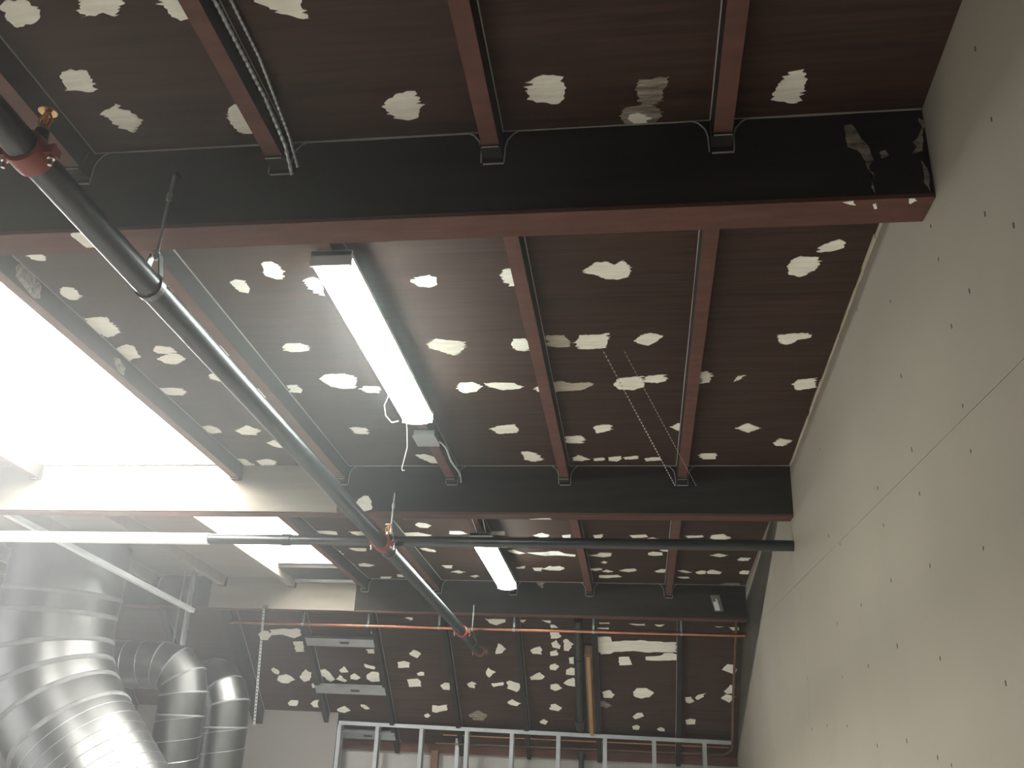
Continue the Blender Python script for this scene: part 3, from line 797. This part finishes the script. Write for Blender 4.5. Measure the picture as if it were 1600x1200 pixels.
# ---------------------------------------------------------------- sprinkler piping
PX, PO, PR = -2.08, .472, .036
def pz(Y):
    return ZR - PO - .0985 * Y
pdir = Vector((0, 1, -.0985)).normalized()
sp = empty('sprinkler_pipe', (PX, 0, pz(0)), 'black steel sprinkler main running diagonally with red couplings', 'pipe')
MB().tube([(PX, -6.5, pz(-6.5)), (PX, 2.96, pz(2.96))], PR, 28).build('main_pipe', 'black', sp, True)
def coupling(Y, last=False):
    c = Vector((PX, Y, pz(Y)))
    m_ = MB()
    m_.tube([c - pdir * .03, c - pdir * .026, c - pdir * .012, c + pdir * .012, c + pdir * .026, c + pdir * .03],
            [PR + .003, PR + .008, PR + .009, PR + .009, PR + .008, PR + .003], 28)
    for s in (-1, 1):     # bolt pads on both sides
        q = c + Vector((s * (PR + .016), 0, 0))
        m_.box(q.x - .012, q.x + .012, q.y - .014, q.y + .014, q.z - .010, q.z + .010)
    cp = m_.build('coupling', 'red_paint', sp, True)
    for s in (-1, 1):
        q = c + Vector((s * (PR + .019), 0, 0))
        MB().tube([q + Vector((0, 0, -.034)), q + Vector((0, 0, .02))], .0045, 8).tube([q + Vector((0, 0, -.018)), q + Vector((0, 0, -.0105))], .0085, 6).build('coupling_bolt', 'zinc', cp)
for Y in (-3.07, -.155, 2.10, 2.90):
    coupling(Y)
def clevis(Y, ztop):
    c = Vector((PX, Y, pz(Y)))
    m_ = MB()
    # ring strap
    n = 28
    prof = []
    for i in range(n + 1):
        a = math.radians(-230 + 280 * i / n)
        prof.append((math.cos(a), math.sin(a)))
    pts = [(c.x + x * (PR + .003), c.z + z * (PR + .003)) for x, z in prof]
    pts = [(c.x + .012, c.z + PR + .06)] + list(reversed(pts)) + [(c.x - .012, c.z + PR + .06)]
    for i in range(len(pts) - 1):
        (xa, za), (xb, zb) = pts[i], pts[i + 1]
        d = Vector((xb - xa, zb - za)).normalized()
        nx, nz = -d.y * .0015, d.x * .0015
        m_.hexa([(xa - nx, Y - .011, za - nz), (xa + nx, Y - .011, za + nz), (xa + nx, Y + .011, za + nz), (xa - nx, Y + .011, za - nz),
                 (xb - nx, Y - .011, zb - nz), (xb + nx, Y - .011, zb + nz), (xb + nx, Y + .011, zb + nz), (xb - nx, Y + .011, zb - nz)])
    h = m_.build('pipe_hanger', 'galv', sp)
    MB().tube([(PX, Y, c.z + PR + .045), (PX + .004, Y, ztop)], .0048, 8).tube([(PX, Y, c.z + PR + .052), (PX, Y, c.z + PR + .068)], .009, 6).build('hanger_rod', 'galv_dull', h)
    MB().tube([(PX + .003, Y, ztop - .09), (PX + .003, Y, ztop - .065)], .0085, 6).build('rod_nut', 'galv_dull', h)
    MB().box(PX - .006, PX + .012, Y - .006, Y + .019, ztop - .006, ztop + .006).build('rod_clip', 'side', h)
clevis(-BY - .02, ZR + .138)
clevis(-.02, ZR - .153)
clevis(BY - .02, ZR - .431)
def sprinkler_head(Y):
    c = Vector((PX, Y, pz(Y)))
    b = c + Vector((.012, 0, PR - .004))
    m_ = MB()
    m_.tube([b, b + Vector((0, 0, .03))], [.017, .015], 12)
    hd_ = m_.build('sprinkler_outlet', 'black', sp, True)
    m_ = MB()
    top = b + Vector((0, 0, .03))
    m_.tube([top, top + Vector((0, 0, .012))], .013, 6)
    for s in (-1, 1):
        m_.tube([top + Vector((s * .010, 0, .01)), top + Vector((s * .016, 0, .028)), top + Vector((s * .004, 0, .05))], .003, 6)
    m_.tube([top + Vector((0, 0, .05)), top + Vector((0, 0, .053))], .02, 14)
    m_.build('sprinkler_head', 'brass', hd_)
    MB().tube([top + Vector((0, 0, .012)), top + Vector((0, 0, .03)), top + Vector((0, 0, .048))], [.003, .006, .003], 8).build('glass_bulb', 'bulb', hd_, True)
sprinkler_head(-3.065)
sprinkler_head(-.10)

CPY, CPZ, CPR = .079, ZR - .400, .028
cp = empty('cross_pipe', (-2, CPY, CPZ), 'straight cross pipe under the middle beam, black right half and white left half', 'pipe')
MB().tube([(-3.142, CPY, CPZ), (wx(.08) - .001, CPY, CPZ)], CPR, 20).build('black_pipe', 'black', cp, True)
MB().tube([(-8.8, CPY, CPZ), (-3.146, CPY, CPZ)], CPR + .004, 20).build('white_pipe', 'section', cp, True)  # left stretch of the pipe, white and slightly thicker
for x in (-1.35, -2.72):
    MB().tube([(x, CPY, CPZ), (x + .05, CPY, CPZ)], CPR + .004, 20).build('pipe_collar', 'black', cp, True)

# ---------------------------------------------------------------- copper line in front of the rear slope
cop = empty('copper_pipe', (-2, 2.723, ZR - .595), 'long copper tube running level just behind the farthest beam', 'pipe')
MB().tube([(-4.2, 2.723, ZR - .595), (wx(2.7) - .002, 2.723, ZR - .595)], .0135, 14).build('copper_tube', 'copper', cop, True)
for x in (-3.56, -3.0, -2.4, -1.78, -1.14, -.45):
    MB().tube([(x - .009, 2.723, ZR - .595), (x + .009, 2.723, ZR - .595)], .0165, 12).box(x - .008, x + .008, 2.735, 2.74, ZR - .60, mz(2.74) - .004).build('pipe_clip', 'galv_dull', cop)

# ---------------------------------------------------------------- fluorescent fixtures
def fixture(xc, y0, y1, ob, label, hang):
    # ob: depth below ceiling of the diffuser bottom
    root = empty('fluorescent_light', (xc, (y0 + y1) / 2, cz((y0 + y1) / 2, ob)), label, 'light', 'fluorescent lights')
    w = .066
    MB().slab(xc - w, xc + w, y0, y1, ob - .045, ob - .062).build('housing', 'white', root)
    d = MB()
    prof = [(-w, .044), (-w * .97, .02), (-w * .7, .004), (0, 0), (w * .7, .004), (w * .97, .02), (w, .044)]
    k = len(prof)
    for y in (y0 + .012, y1 - .012):
        for x, h in prof:
            d.v.append(Vector((xc + x, y, cz(y, ob - h))))
    for i in range(k - 1):
        d.f.append((i, i + 1, k + i + 1, k + i)); d.mi.append(0)
    d.f.append(tuple(reversed(range(k)))); d.mi.append(0)
    d.f.append(tuple(range(k, 2 * k))); d.mi.append(0)
    d.build('diffuser', 'lamp', root, True)
    for y in (y0, y1 - .011):
        e = MB()
        e.hexa([(xc - w - .003, y, cz(y, ob - .01)), (xc + w + .003, y, cz(y, ob - .01)), (xc + w + .003, y + .011, cz(y, ob - .01)), (xc - w - .003, y + .011, cz(y, ob - .01)),
                (xc - w - .003, y, cz(y, ob - .064)), (xc + w + .003, y, cz(y, ob - .064)), (xc + w + .003, y + .011, cz(y, ob - .064)), (xc - w - .003, y + .011, cz(y, ob - .064))])
        e.build('end_cap', 'white', root)
    for a, b in hang:
        MB().tube([a, b], .002, 6).build('hanging_wire', 'wire', root)
    return root
f1 = fixture(-1.748, -2.13, -.89, .152, 'large glowing fluorescent light nearest the camera, below the second bay', [])
f2 = fixture(-1.745, .80, 2.03, .190, 'smaller distant fluorescent light hanging beyond the cross pipe',
             [((-1.77, .85, cz(.85, .126)), (-1.79, .30, cz(.30, .0))), ((-1.72, .88, cz(.88, .126)), (-1.70, .35, cz(.35, 0)))])
# loose wires at the far end of the near light
pts = [(-1.80, -.885, cz(-.885, .14)), (-1.80, -.86, cz(-.86, .19)), (-1.795, -.86, cz(-.86, .24)), (-1.805, -.855, cz(-.855, .29)), (-1.815, -.85, cz(-.85, .335)), (-1.81, -.85, cz(-.85, .345)), (-1.80, -.85, cz(-.85, .343))]
MB().tube(pts, .0016, 6).build('loose_wire', 'wire', f1, True)
pts = [(-1.82, -1.13, cz(-1.13, .12)), (-1.845, -1.10, cz(-1.10, .15)), (-1.85, -1.05, cz(-1.05, .175)), (-1.835, -1.0, cz(-1.0, .185)), (-1.815, -.97, cz(-.97, .165))]
MB().tube(pts, .002, 6).build('loose_wire', 'wire', f1, True)

jb = empty('junction_box', (-1.768, -.63, cz(-.63, .12)), 'grey metal junction box under the joist behind the near light', 'electrical box')
MB().slab(-1.818, -1.718, -.69, -.575, .118, .088).build('box_body', 'galv_dull', jb)
MB().slab(-1.823, -1.713, -.695, -.57, .121, .1185).build('cover_plate', 'galv_dull', jb)
def corrugated(pts, r, pitch):
    pts = [Vector(p) for p in pts]
    out, rad = [], []
    for a, b in zip(pts[:-1], pts[1:]):
        n = max(2, int((b - a).length / (pitch / 2)))
        for i in range(n):
            out.append(a.lerp(b, i / n)); rad.append(r if len(out) % 2 else r * .62)
    out.append(pts[-1]); rad.append(r)
    return MB().tube(out, rad, 10)
def smoothpath(pts, n=6):
    pts = [Vector(p) for p in pts]
    out = []
    for i in range(len(pts) - 1):
        p0, p1, p2, p3 = pts[max(i - 1, 0)], pts[i], pts[i + 1], pts[min(i + 2, len(pts) - 1)]
        for s in range(n):
            t = s / n
            out.append(.5 * ((2 * p1) + (p2 - p0) * t + (2 * p0 - 5 * p1 + 4 * p2 - p3) * t * t + (3 * p1 - p0 - 3 * p2 + p3) * t ** 3))
    out.append(pts[-1])
    return out
x = jx(3) + JW / 2
tag(corrugated(smoothpath([(-1.715, -.60, cz(-.6, .105)), (-1.70, -.5, cz(-.5, .1)), (x + .02, -.25, cz(-.25, .07)), (x + .025, -.05, cz(-.05, .06)), (x + .03, -.012, cz(-.012, .10))]), .0065, .008).build('flexible_conduit', 'galv_dull'),
    'grey flexible conduit from the junction box to the middle beam', 'conduit')
tag(corrugated([(x + .014, -5.0, cz(-5.0, .05)), (x + .014, -2.75, cz(-2.75, .045)), (x + .016, -2.60, cz(-2.6, .07)), (x + .018, -2.535, cz(-2.53, .115))], .0068, .020).build('armoured_cable', 'galv_dull'),
    'thicker ribbed metal cable along the joist above the nearest beam', 'cable')
tag(corrugated([(x + .036, -5.0, cz(-5.0, .012)), (x + .034, -2.85, cz(-2.85, .012)), (x + .030, -2.62, cz(-2.62, .05)), (x + .034, -2.54, cz(-2.53, .095))], .0052, .016).build('armoured_cable', 'galv_dull'),
    'thinner dark ribbed cable against the ceiling beside the thicker one', 'cable')

# bead chains
def chain(a, b, label, r):
    a, b = Vector(a), Vector(b)
    n = 44
    m_ = MB()
    m_.tube([a, b], r * .12, 5)
    for i in range(n):
        p = a.lerp(b, (i + .5) / n)
        d = (b - a).normalized() * r
        m_.tube([p - d, p - d * .5, p + d * .5, p + d], [r * .2, r * .9, r * .9, r * .2], 6)
    return tag(m_.build('bead_chain', 'wire', None, True), label, 'chain')
chain((-.909, -1.276, cz(-1.276, .008)), (-.584, -.004, ZR - .113), 'brighter dotted bead chain, left one of the pair below the ceiling', .0034)
chain((-.826, -1.272, cz(-1.272, .008)), (-.477, -.004, ZR - .112), 'fainter dotted bead chain, right one of the pair below the ceiling', .0022)

# small box on the farthest beam
bx = empty('sensor_box', (-.187, BY - .03, ZR - .386), 'small tilted grey box with a white face on the farthest beam', 'box')
def tilted(mb_, x0, x1, y0, y1, z0, z1):
    a = math.radians(14)
    c = Vector((-.187, BY - .04, ZR - .386))
    P = []
    for z in (z0, z1):
        for xx, yy in ((x0, y0), (x1, y0), (x1, y1), (x0, y1)):
            P.append(c + Vector((xx * math.cos(a) + z * -math.sin(a) * 1.0, yy, z * math.cos(a) + xx * math.sin(a) * .2)))
    mb_.hexa(P)
    return mb_
a = tilted(MB(), -.032, .032, -.035, .038, -.06, .06).build('box_body', 'greybox', bx)
tilted(MB(), -.030, .006, -.039, -.0352, -.058, .008).build('face_plate', 'white', bx)
tilted(MB(), -.006, .004, -.038, -.0352, .008, .03).build('face_plate', 'white', bx)

# ---------------------------------------------------------------- ducts
def mitre(name_parts, pts, r, mats, parent, collar=True, n=36, part='duct_section'):
    pts = [Vector(p) for p in pts]
    rings = []
    d0 = (pts[1] - pts[0]).normalized()
    a = d0.cross(Vector((0.3, 1, 0.1))).normalized()
    cur = None
    for i in range(len(pts)):
        if i == 0: nrm = d0; dd = d0
        elif i == len(pts) - 1: nrm = (pts[i] - pts[i - 1]).normalized(); dd = nrm
        else:
            d1 = (pts[i] - pts[i - 1]).normalized(); d2 = (pts[i + 1] - pts[i]).normalized()
            nrm = (d1 + d2).normalized(); dd = d1
        if i == 0:
            b = dd.cross(a)
            cur = [pts[0] + (a * math.cos(2 * math.pi * j / n) + b * math.sin(2 * math.pi * j / n)) * r for j in range(n)]
        else:
            new = []
            for q in cur:
                t = (pts[i] - q).dot(nrm) / dd.dot(nrm)
                new.append(q + dd * t)
            cur = new
        rings.append(cur)
    for i in range(len(pts) - 1):
        m_ = MB()
        v = rings[i] + rings[i + 1]
        fs = [(j, (j + 1) % n, n + (j + 1) % n, n + j) for j in range(n)]
        m_.add(v, fs)
        sec = m_.build(part, mats[0], parent, True)
        if collar and i > 0:
            c = pts[i]
            d1 = (pts[i] - pts[i - 1]).normalized()
            def off(ring, k_, s_):
                return [c + (q - c) * k_ + d1 * s_ for q in ring]
            m_ = MB()
            hw = r * .028
            R0, R1, R2, R3 = off(rings[i], 1.004, -hw * 1.6), off(rings[i], 1.018, -hw * .6), off(rings[i], 1.018, hw * .6), off(rings[i], 1.004, hw * 1.6)
            v = R0 + R1 + R2 + R3
            fs = []
            for q in range(3):
                fs += [(q * n + j, q * n + (j + 1) % n, (q + 1) * n + (j + 1) % n, (q + 1) * n + j) for j in range(n)]
            m_.add(v, fs)
            m_.build('seam_collar', mats[1], sec, True)
    return rings
def spiral(parent, a, b, r, step, rr=.0025, mat_='galv_dull'):
    # raised spiral-lock seam on a straight run
    a, b = Vector(a), Vector(b)
    d = (b - a).normalized(); L = (b - a).length
    u = d.cross(Vector((.3, 1, .1))).normalized(); w = d.cross(u)
    n = int(L / step * 28)
    pts = []
    for i in range(n + 1):
        t = i / 28 * 2 * math.pi
        pts.append(a + d * (L * i / n) + (u * math.cos(t) + w * math.sin(t)) * (r + .0005))
    MB().tube(pts, rr, 5).build('spiral_seam', mat_, parent, True)

big = empty('spiral_duct', (-5.05, 1.5, ZR - 1.7), 'very large shiny galvanised duct elbow at the left edge', 'duct', 'galvanised ducts')
P = [(-4.93, 1.49, cz(1.94) - .006), (-4.93, 1.49, ZR - .55), (-4.945, 1.49, ZR - .69), (-4.93, 1.49, ZR - .93), (-4.87, 1.48, ZR - 1.13), (-4.77, 1.47, ZR - 1.31), (-4.62, 1.455, ZR - 1.48), (-3.65, 1.33, ZR - 2.48)]
mitre('', P, .405, ('galv', 'sealant'), big)
spiral(big, P[-2], P[-1], .405, .085)
dA = empty('spiral_duct', (-4.2, 2.15, ZR - 1.8), 'slimmer galvanised duct bending down, between the large duct and its twin', 'duct', 'galvanised ducts')
P = [(-6.4, 2.13, ZR - .985), (-4.42, 2.13, ZR - .985), (-4.31, 2.13, ZR - 1.01), (-4.235, 2.13, ZR - 1.085), (-4.205, 2.13, ZR - 1.19), (-4.205, 2.13, ZR - 1.34), (-4.205, 2.13, ZR - 2.6)]
mitre('', P, .176, ('galv', 'sealant'), dA, n=30)
spiral(dA, P[-2], P[-1], .176, .15)
spiral(dA, (-5.1, 2.13, ZR - .985), (-4.45, 2.13, ZR - .985), .176, .13, .002)
dB = empty('spiral_duct', (-4.03, 2.55, ZR - 1.8), 'slimmer galvanised duct bending down, the rightmost one beside the pale wall', 'duct', 'galvanised ducts')
P = [(-4.50, 3.28, ZR - 1.06), (-4.27, 2.74, ZR - 1.065), (-4.18, 2.62, ZR - 1.085), (-4.10, 2.57, ZR - 1.15), (-4.05, 2.56, ZR - 1.25), (-4.04, 2.56, ZR - 1.42), (-4.04, 2.56, ZR - 2.6)]
mitre('', P, .178, ('galv', 'sealant'), dB, n=30)
spiral(dB, P[-2], P[-1], .178, .15)

# hangers and strut around the ducts
st = empty('duct_strut', (-4.36, 2.3, ZR - .8), 'upright galvanised channel above the slimmer duct elbow', 'strut')
MB().box(-4.382, -4.34, 2.285, 2.288, ZR - .83, ZR - .225).build('channel_web', 'galv_dull', st)
for xx in (-4.382, -4.342):
    MB().box(xx, xx + .002, 2.27, 2.285, ZR - .83, ZR - .225).build('channel_flange', 'galv_dull', st)
tag(MB().box(-4.462, -4.444, 2.298, 2.30, ZR - .81, ZR - .222).build('hanging_strap', 'galv_dull'), 'thin steel strap left of the upright channel', 'strap')
sroot = empty('hanging_strap', (-3.76, 2.45, ZR - 1.38), 'long perforated steel strap hanging in front of the rear slope', 'strap')
a, b = Vector((-3.80, 2.452, ZR - .50)), Vector((-3.75, 2.452, ZR - 1.39))
m_ = MB()
nseg = 34
for i in range(nseg):
    p, q = a.lerp(b, i / nseg), a.lerp(b, (i + .62) / nseg)
    r_ = a.lerp(b, (i + 1) / nseg)
    m_.box(p.x - .009, p.x + .009, p.y, p.y + .002, q.z, p.z)
    m_.box(p.x - .009, p.x - .005, p.y, p.y + .002, r_.z, q.z)
    m_.box(p.x + .005, p.x + .009, p.y, p.y + .002, r_.z, q.z)
m_.build('strap_band', 'galv_dull', sroot)
MB().box(-3.812, -3.788, 2.448, 2.51, ZR - .51, ZR - .50 + .02).build('strap_clip', 'galv', sroot)
# sloping metal channel near the large duct
A, B = Vector((-4.646, .35, ZR - .216)), Vector((-4.179, 2.0, ZR - .599))
ch = empty('sloping_channel', A, 'pale sloping steel channel passing above the large duct', 'strut')
d = (B - A).normalized(); sd = d.cross(Vector((0, 0, 1))).normalized(); up = sd.cross(d)
def obox(a_, b_, s0, s1, u0, u1):
    return MB().hexa([a_ + sd * s0 + up * u0, a_ + sd * s1 + up * u0, b_ + sd * s1 + up * u0, b_ + sd * s0 + up * u0,
                      a_ + sd * s0 + up * u1, a_ + sd * s1 + up * u1, b_ + sd * s1 + up * u1, b_ + sd * s0 + up * u1])
obox(A, B, -.022, .022, -.0015, .0015).build('channel_web', 'white', ch)
obox(A, B, -.022, -.019, 0, .03).build('channel_flange', 'galv_dull', ch)
obox(A, B, .019, .022, 0, .03).build('channel_flange', 'galv_dull', ch)

# ---------------------------------------------------------------- partition: framing and plasterboard
TZ = ZR - 1.342
pt = empty('metal_stud_wall', (-1.7, YP, 0), 'open galvanised stud framing below the rear slope', 'wall framing')
m_ = MB()
x0, x1 = -3.50, -.012
m_.hexa([(x0, YP, TZ - .032), (x1, YP, TZ - .062), (x1, YP + .09, TZ - .062), (x0, YP + .09, TZ - .032),
         (x0, YP, TZ), (x1, YP, TZ - .03), (x1, YP + .09, TZ - .03), (x0, YP + .09, TZ)])
m_.build('top_track', 'galv_dull', pt)
for i, x in enumerate([-3.49, -3.135, -2.726, -2.312, -1.906, -1.494, -1.087, -.664, -.236]):
    zt = TZ - .03 * (x - x0) / (x1 - x0) - .033
    s = MB()
    s.box(x - .017, x + .017, YP + .004, YP + .006, 0.0, zt)
    s.box(x - .017, x - .015, YP + .006, YP + .085, 0.0, zt)
    s.box(x - .017, x + .017, YP + .083, YP + .085, 0.0, zt)
    s.build('stud', 'galv_dull', pt)
pb = tag(MB().plate([(-5.6, YP - .001, 0), (-3.512, YP - .001, 0), (-3.512, YP - .001, mz(YP) - .003), (-5.6, YP - .001, mz(YP) - .003)], (0, 1, 0), .013).build('plasterboard_wall', 'plaster'),
         'pale plasterboard wall between the ducts and the stud framing', 'wall panel')

# ---------------------------------------------------------------- things on the rear slope
def block(xa, xb, y, label):
    root = empty('metal_blocking', ((xa + xb) / 2, y, mz(y, .1)), label, 'blocking', 'metal blocking between rear joists')
    d_ = Vector((0, 1, -MT)).normalized(); nn = Vector((0, -MT, -1)).normalized()
    c0 = Vector((xa, y, mz(y, 0))) + nn * .075
    c1 = Vector((xb, y, mz(y, 0))) + nn * .075
    hw = .042
    def strip(a_, b_, s0, s1, n0, n1, nm, mt_):
        P_ = []
        for nv in (n1, n0):
            P_ += [a_ + d_ * s0 + nn * nv, b_ + d_ * s0 + nn * nv, b_ + d_ * s1 + nn * nv, a_ + d_ * s1 + nn * nv]
        return MB().hexa(P_).build(nm, mt_, root)
    web = strip(c0, c1, -hw, hw, 0, .002, 'stud_web', 'galv_dull')
    strip(c0, c1, -hw - .002, -hw, -.03, .002, 'stud_flange', 'galv_dull')
    strip(c0, c1, hw, hw + .002, -.03, .002, 'stud_flange', 'galv_dull')
    mid = c0.lerp(c1, .57)
    pts = []
    for i in range(16):
        t = 2 * math.pi * i / 16
        ex = .03 if math.cos(t) > 0 else -.03
        pts.append(mid + Vector((math.cos(t) * .013 + ex, 0, 0)) + d_ * math.sin(t) * .013 + nn * .0021)
    MB().plate(pts, nn, .0006).build('knockout', 'hole', root)
block(-3.625, -3.02, 3.07, 'upper horizontal metal stud blocking on the rear slope')
block(-3.64, -3.0, 3.485, 'lower horizontal metal stud blocking on the rear slope')
block(-3.58, -2.99, 3.90, 'horizontal metal stud seen through the left openings of the framing')

vp = empty('vent_pipe', (-1.28, 3.0, mz(3.0, .1)), 'thick black pipe running down the rear slope', 'pipe')
pa, pbb = Vector((-1.268, 2.80, mz(2.80, .085))), Vector((-1.30, 3.72, mz(3.72, .085)))
MB().tube([pa, pbb], .036, 18).build('pipe_run', 'black', vp, True)
for s in (.36, .93):
    c = pa.lerp(pbb, s); dd = (pbb - pa).normalized()
    MB().tube([c - dd * .03, c + dd * .03], .042, 18).build('pipe_band', 'black', vp, True)
tag(MB().tube([(-1.30, 3.93, ZR - 2.4), (-1.30, 3.93, ZR - 1.53)], .024, 14).tube([(-1.30, 3.93, ZR - 1.58), (-1.30, 3.93, ZR - 1.52)], .033, 14).build('pipe_stub', 'black', None, True), 'black pipe stub with a collar behind the framing', 'pipe')
def lie(x0, x1, y0, y1, o0, o1):
    return mslab(MB(), x0, x1, y0, y1, o1, o0)
tag(lie(-1.228, -1.165, 3.06, 3.73, .03, .10).build('brown_board', 'brown'), 'brown board fixed to the rear joist beside the black pipe', 'board')
tag(lie(-1.212, -1.182, 3.08, 3.725, .1015, .13).build('wood_strip', 'wood'), 'yellow pine strip on the brown board beside the black pipe', 'board')
rp = MB()
pts = smoothpath([(-.008, 2.74, mz(2.74, .04)), (-.004, 3.4, mz(3.4, .06)), (.008, 3.78, mz(3.78, .06)), (0, 3.88, mz(3.88, .06)), (-.06, 3.91, ZR - 1.488)], 6)
pts = [p + Vector((-.005, 0, 0)) for p in pts]
pts += [Vector((-1.2, 3.90, ZR - 1.492)), Vector((-2.62, 3.90, ZR - 1.498))]
tag(rp.tube(pts, [.011] * (len(pts) - 2) + [.006, .006], 10).build('corner_pipe', 'brown', None, True), 'thin brown pipe climbing the right corner and running low behind the framing', 'pipe')
tag(MB().tube([(-2.55, 3.87, ZR - 1.425), (-.02, 3.87, ZR - 1.428)], .0055, 10).build('copper_line', 'copper', None, True), 'thin copper line behind the framing just under the top track', 'pipe')
tag(MB().box(-2.66, -2.60, 3.93, 3.99, 0, ZR - 1.56).build('timber_post', 'brown'), 'brown timber post behind the second opening of the framing', 'post')
tag(MB().box(-2.445, -2.41, 3.935, 3.97, 0, ZR - 1.45).build('steel_post', 'galv_dull'), 'grey steel post standing right of the brown timber post', 'post')

# ---------------------------------------------------------------- added haze imitating lens glow
if HAZE > 0:
    hz = MB().hexa([(XL - .1, YB, -.05), (.3, YB, -.05), (.3, YREAR + .1, -.05), (XL - .1, YREAR + .1, -.05), (XL - .1, YB, 4.95), (.3, YB, 4.95), (.3, YREAR + .1, 4.95), (XL - .1, YREAR + .1, 4.95)])
    mt = bpy.data.materials.new('lens glow haze')
    mt.use_nodes = True
    nt = mt.node_tree
    nt.nodes.remove(nt.nodes['Principled BSDF'])
    vsn = nt.nodes.new('ShaderNodeVolumeScatter')
    vsn.inputs['Color'].default_value = (.95, .98, 1, 1)
    # thin everywhere, thicker below the big skylight to imitate lens glow there
    geo = nt.nodes.new('ShaderNodeNewGeometry')
    ds = nt.nodes.new('ShaderNodeVectorMath'); ds.operation = 'DISTANCE'
    ds.inputs[1].default_value = (-2.7, -2.6, ZR + .05)
    nt.links.new(geo.outputs['Position'], ds.inputs[0])
    mr = nt.nodes.new('ShaderNodeMapRange')
    mr.interpolation_type = 'SMOOTHSTEP'
    mr.inputs['From Min'].default_value = 0.1
    mr.inputs['From Max'].default_value = 2.15
    mr.inputs['To Min'].default_value = HAZE * 34
    mr.inputs['To Max'].default_value = HAZE
    nt.links.new(ds.outputs['Value'], mr.inputs['Value'])
    nt.links.new(mr.outputs[0], vsn.inputs['Density'])
    try:
        mt.cycles.volume_step_rate = 1.0
    except Exception:
        pass
    nt.links.new(vsn.outputs[0], nt.nodes['Material Output'].inputs['Volume'])
    M['haze'] = mt
    ho = hz.build('glow_haze', 'haze')
    tag(ho, 'thin haze added through the room to imitate lens glow', 'haze', kind='stuff')
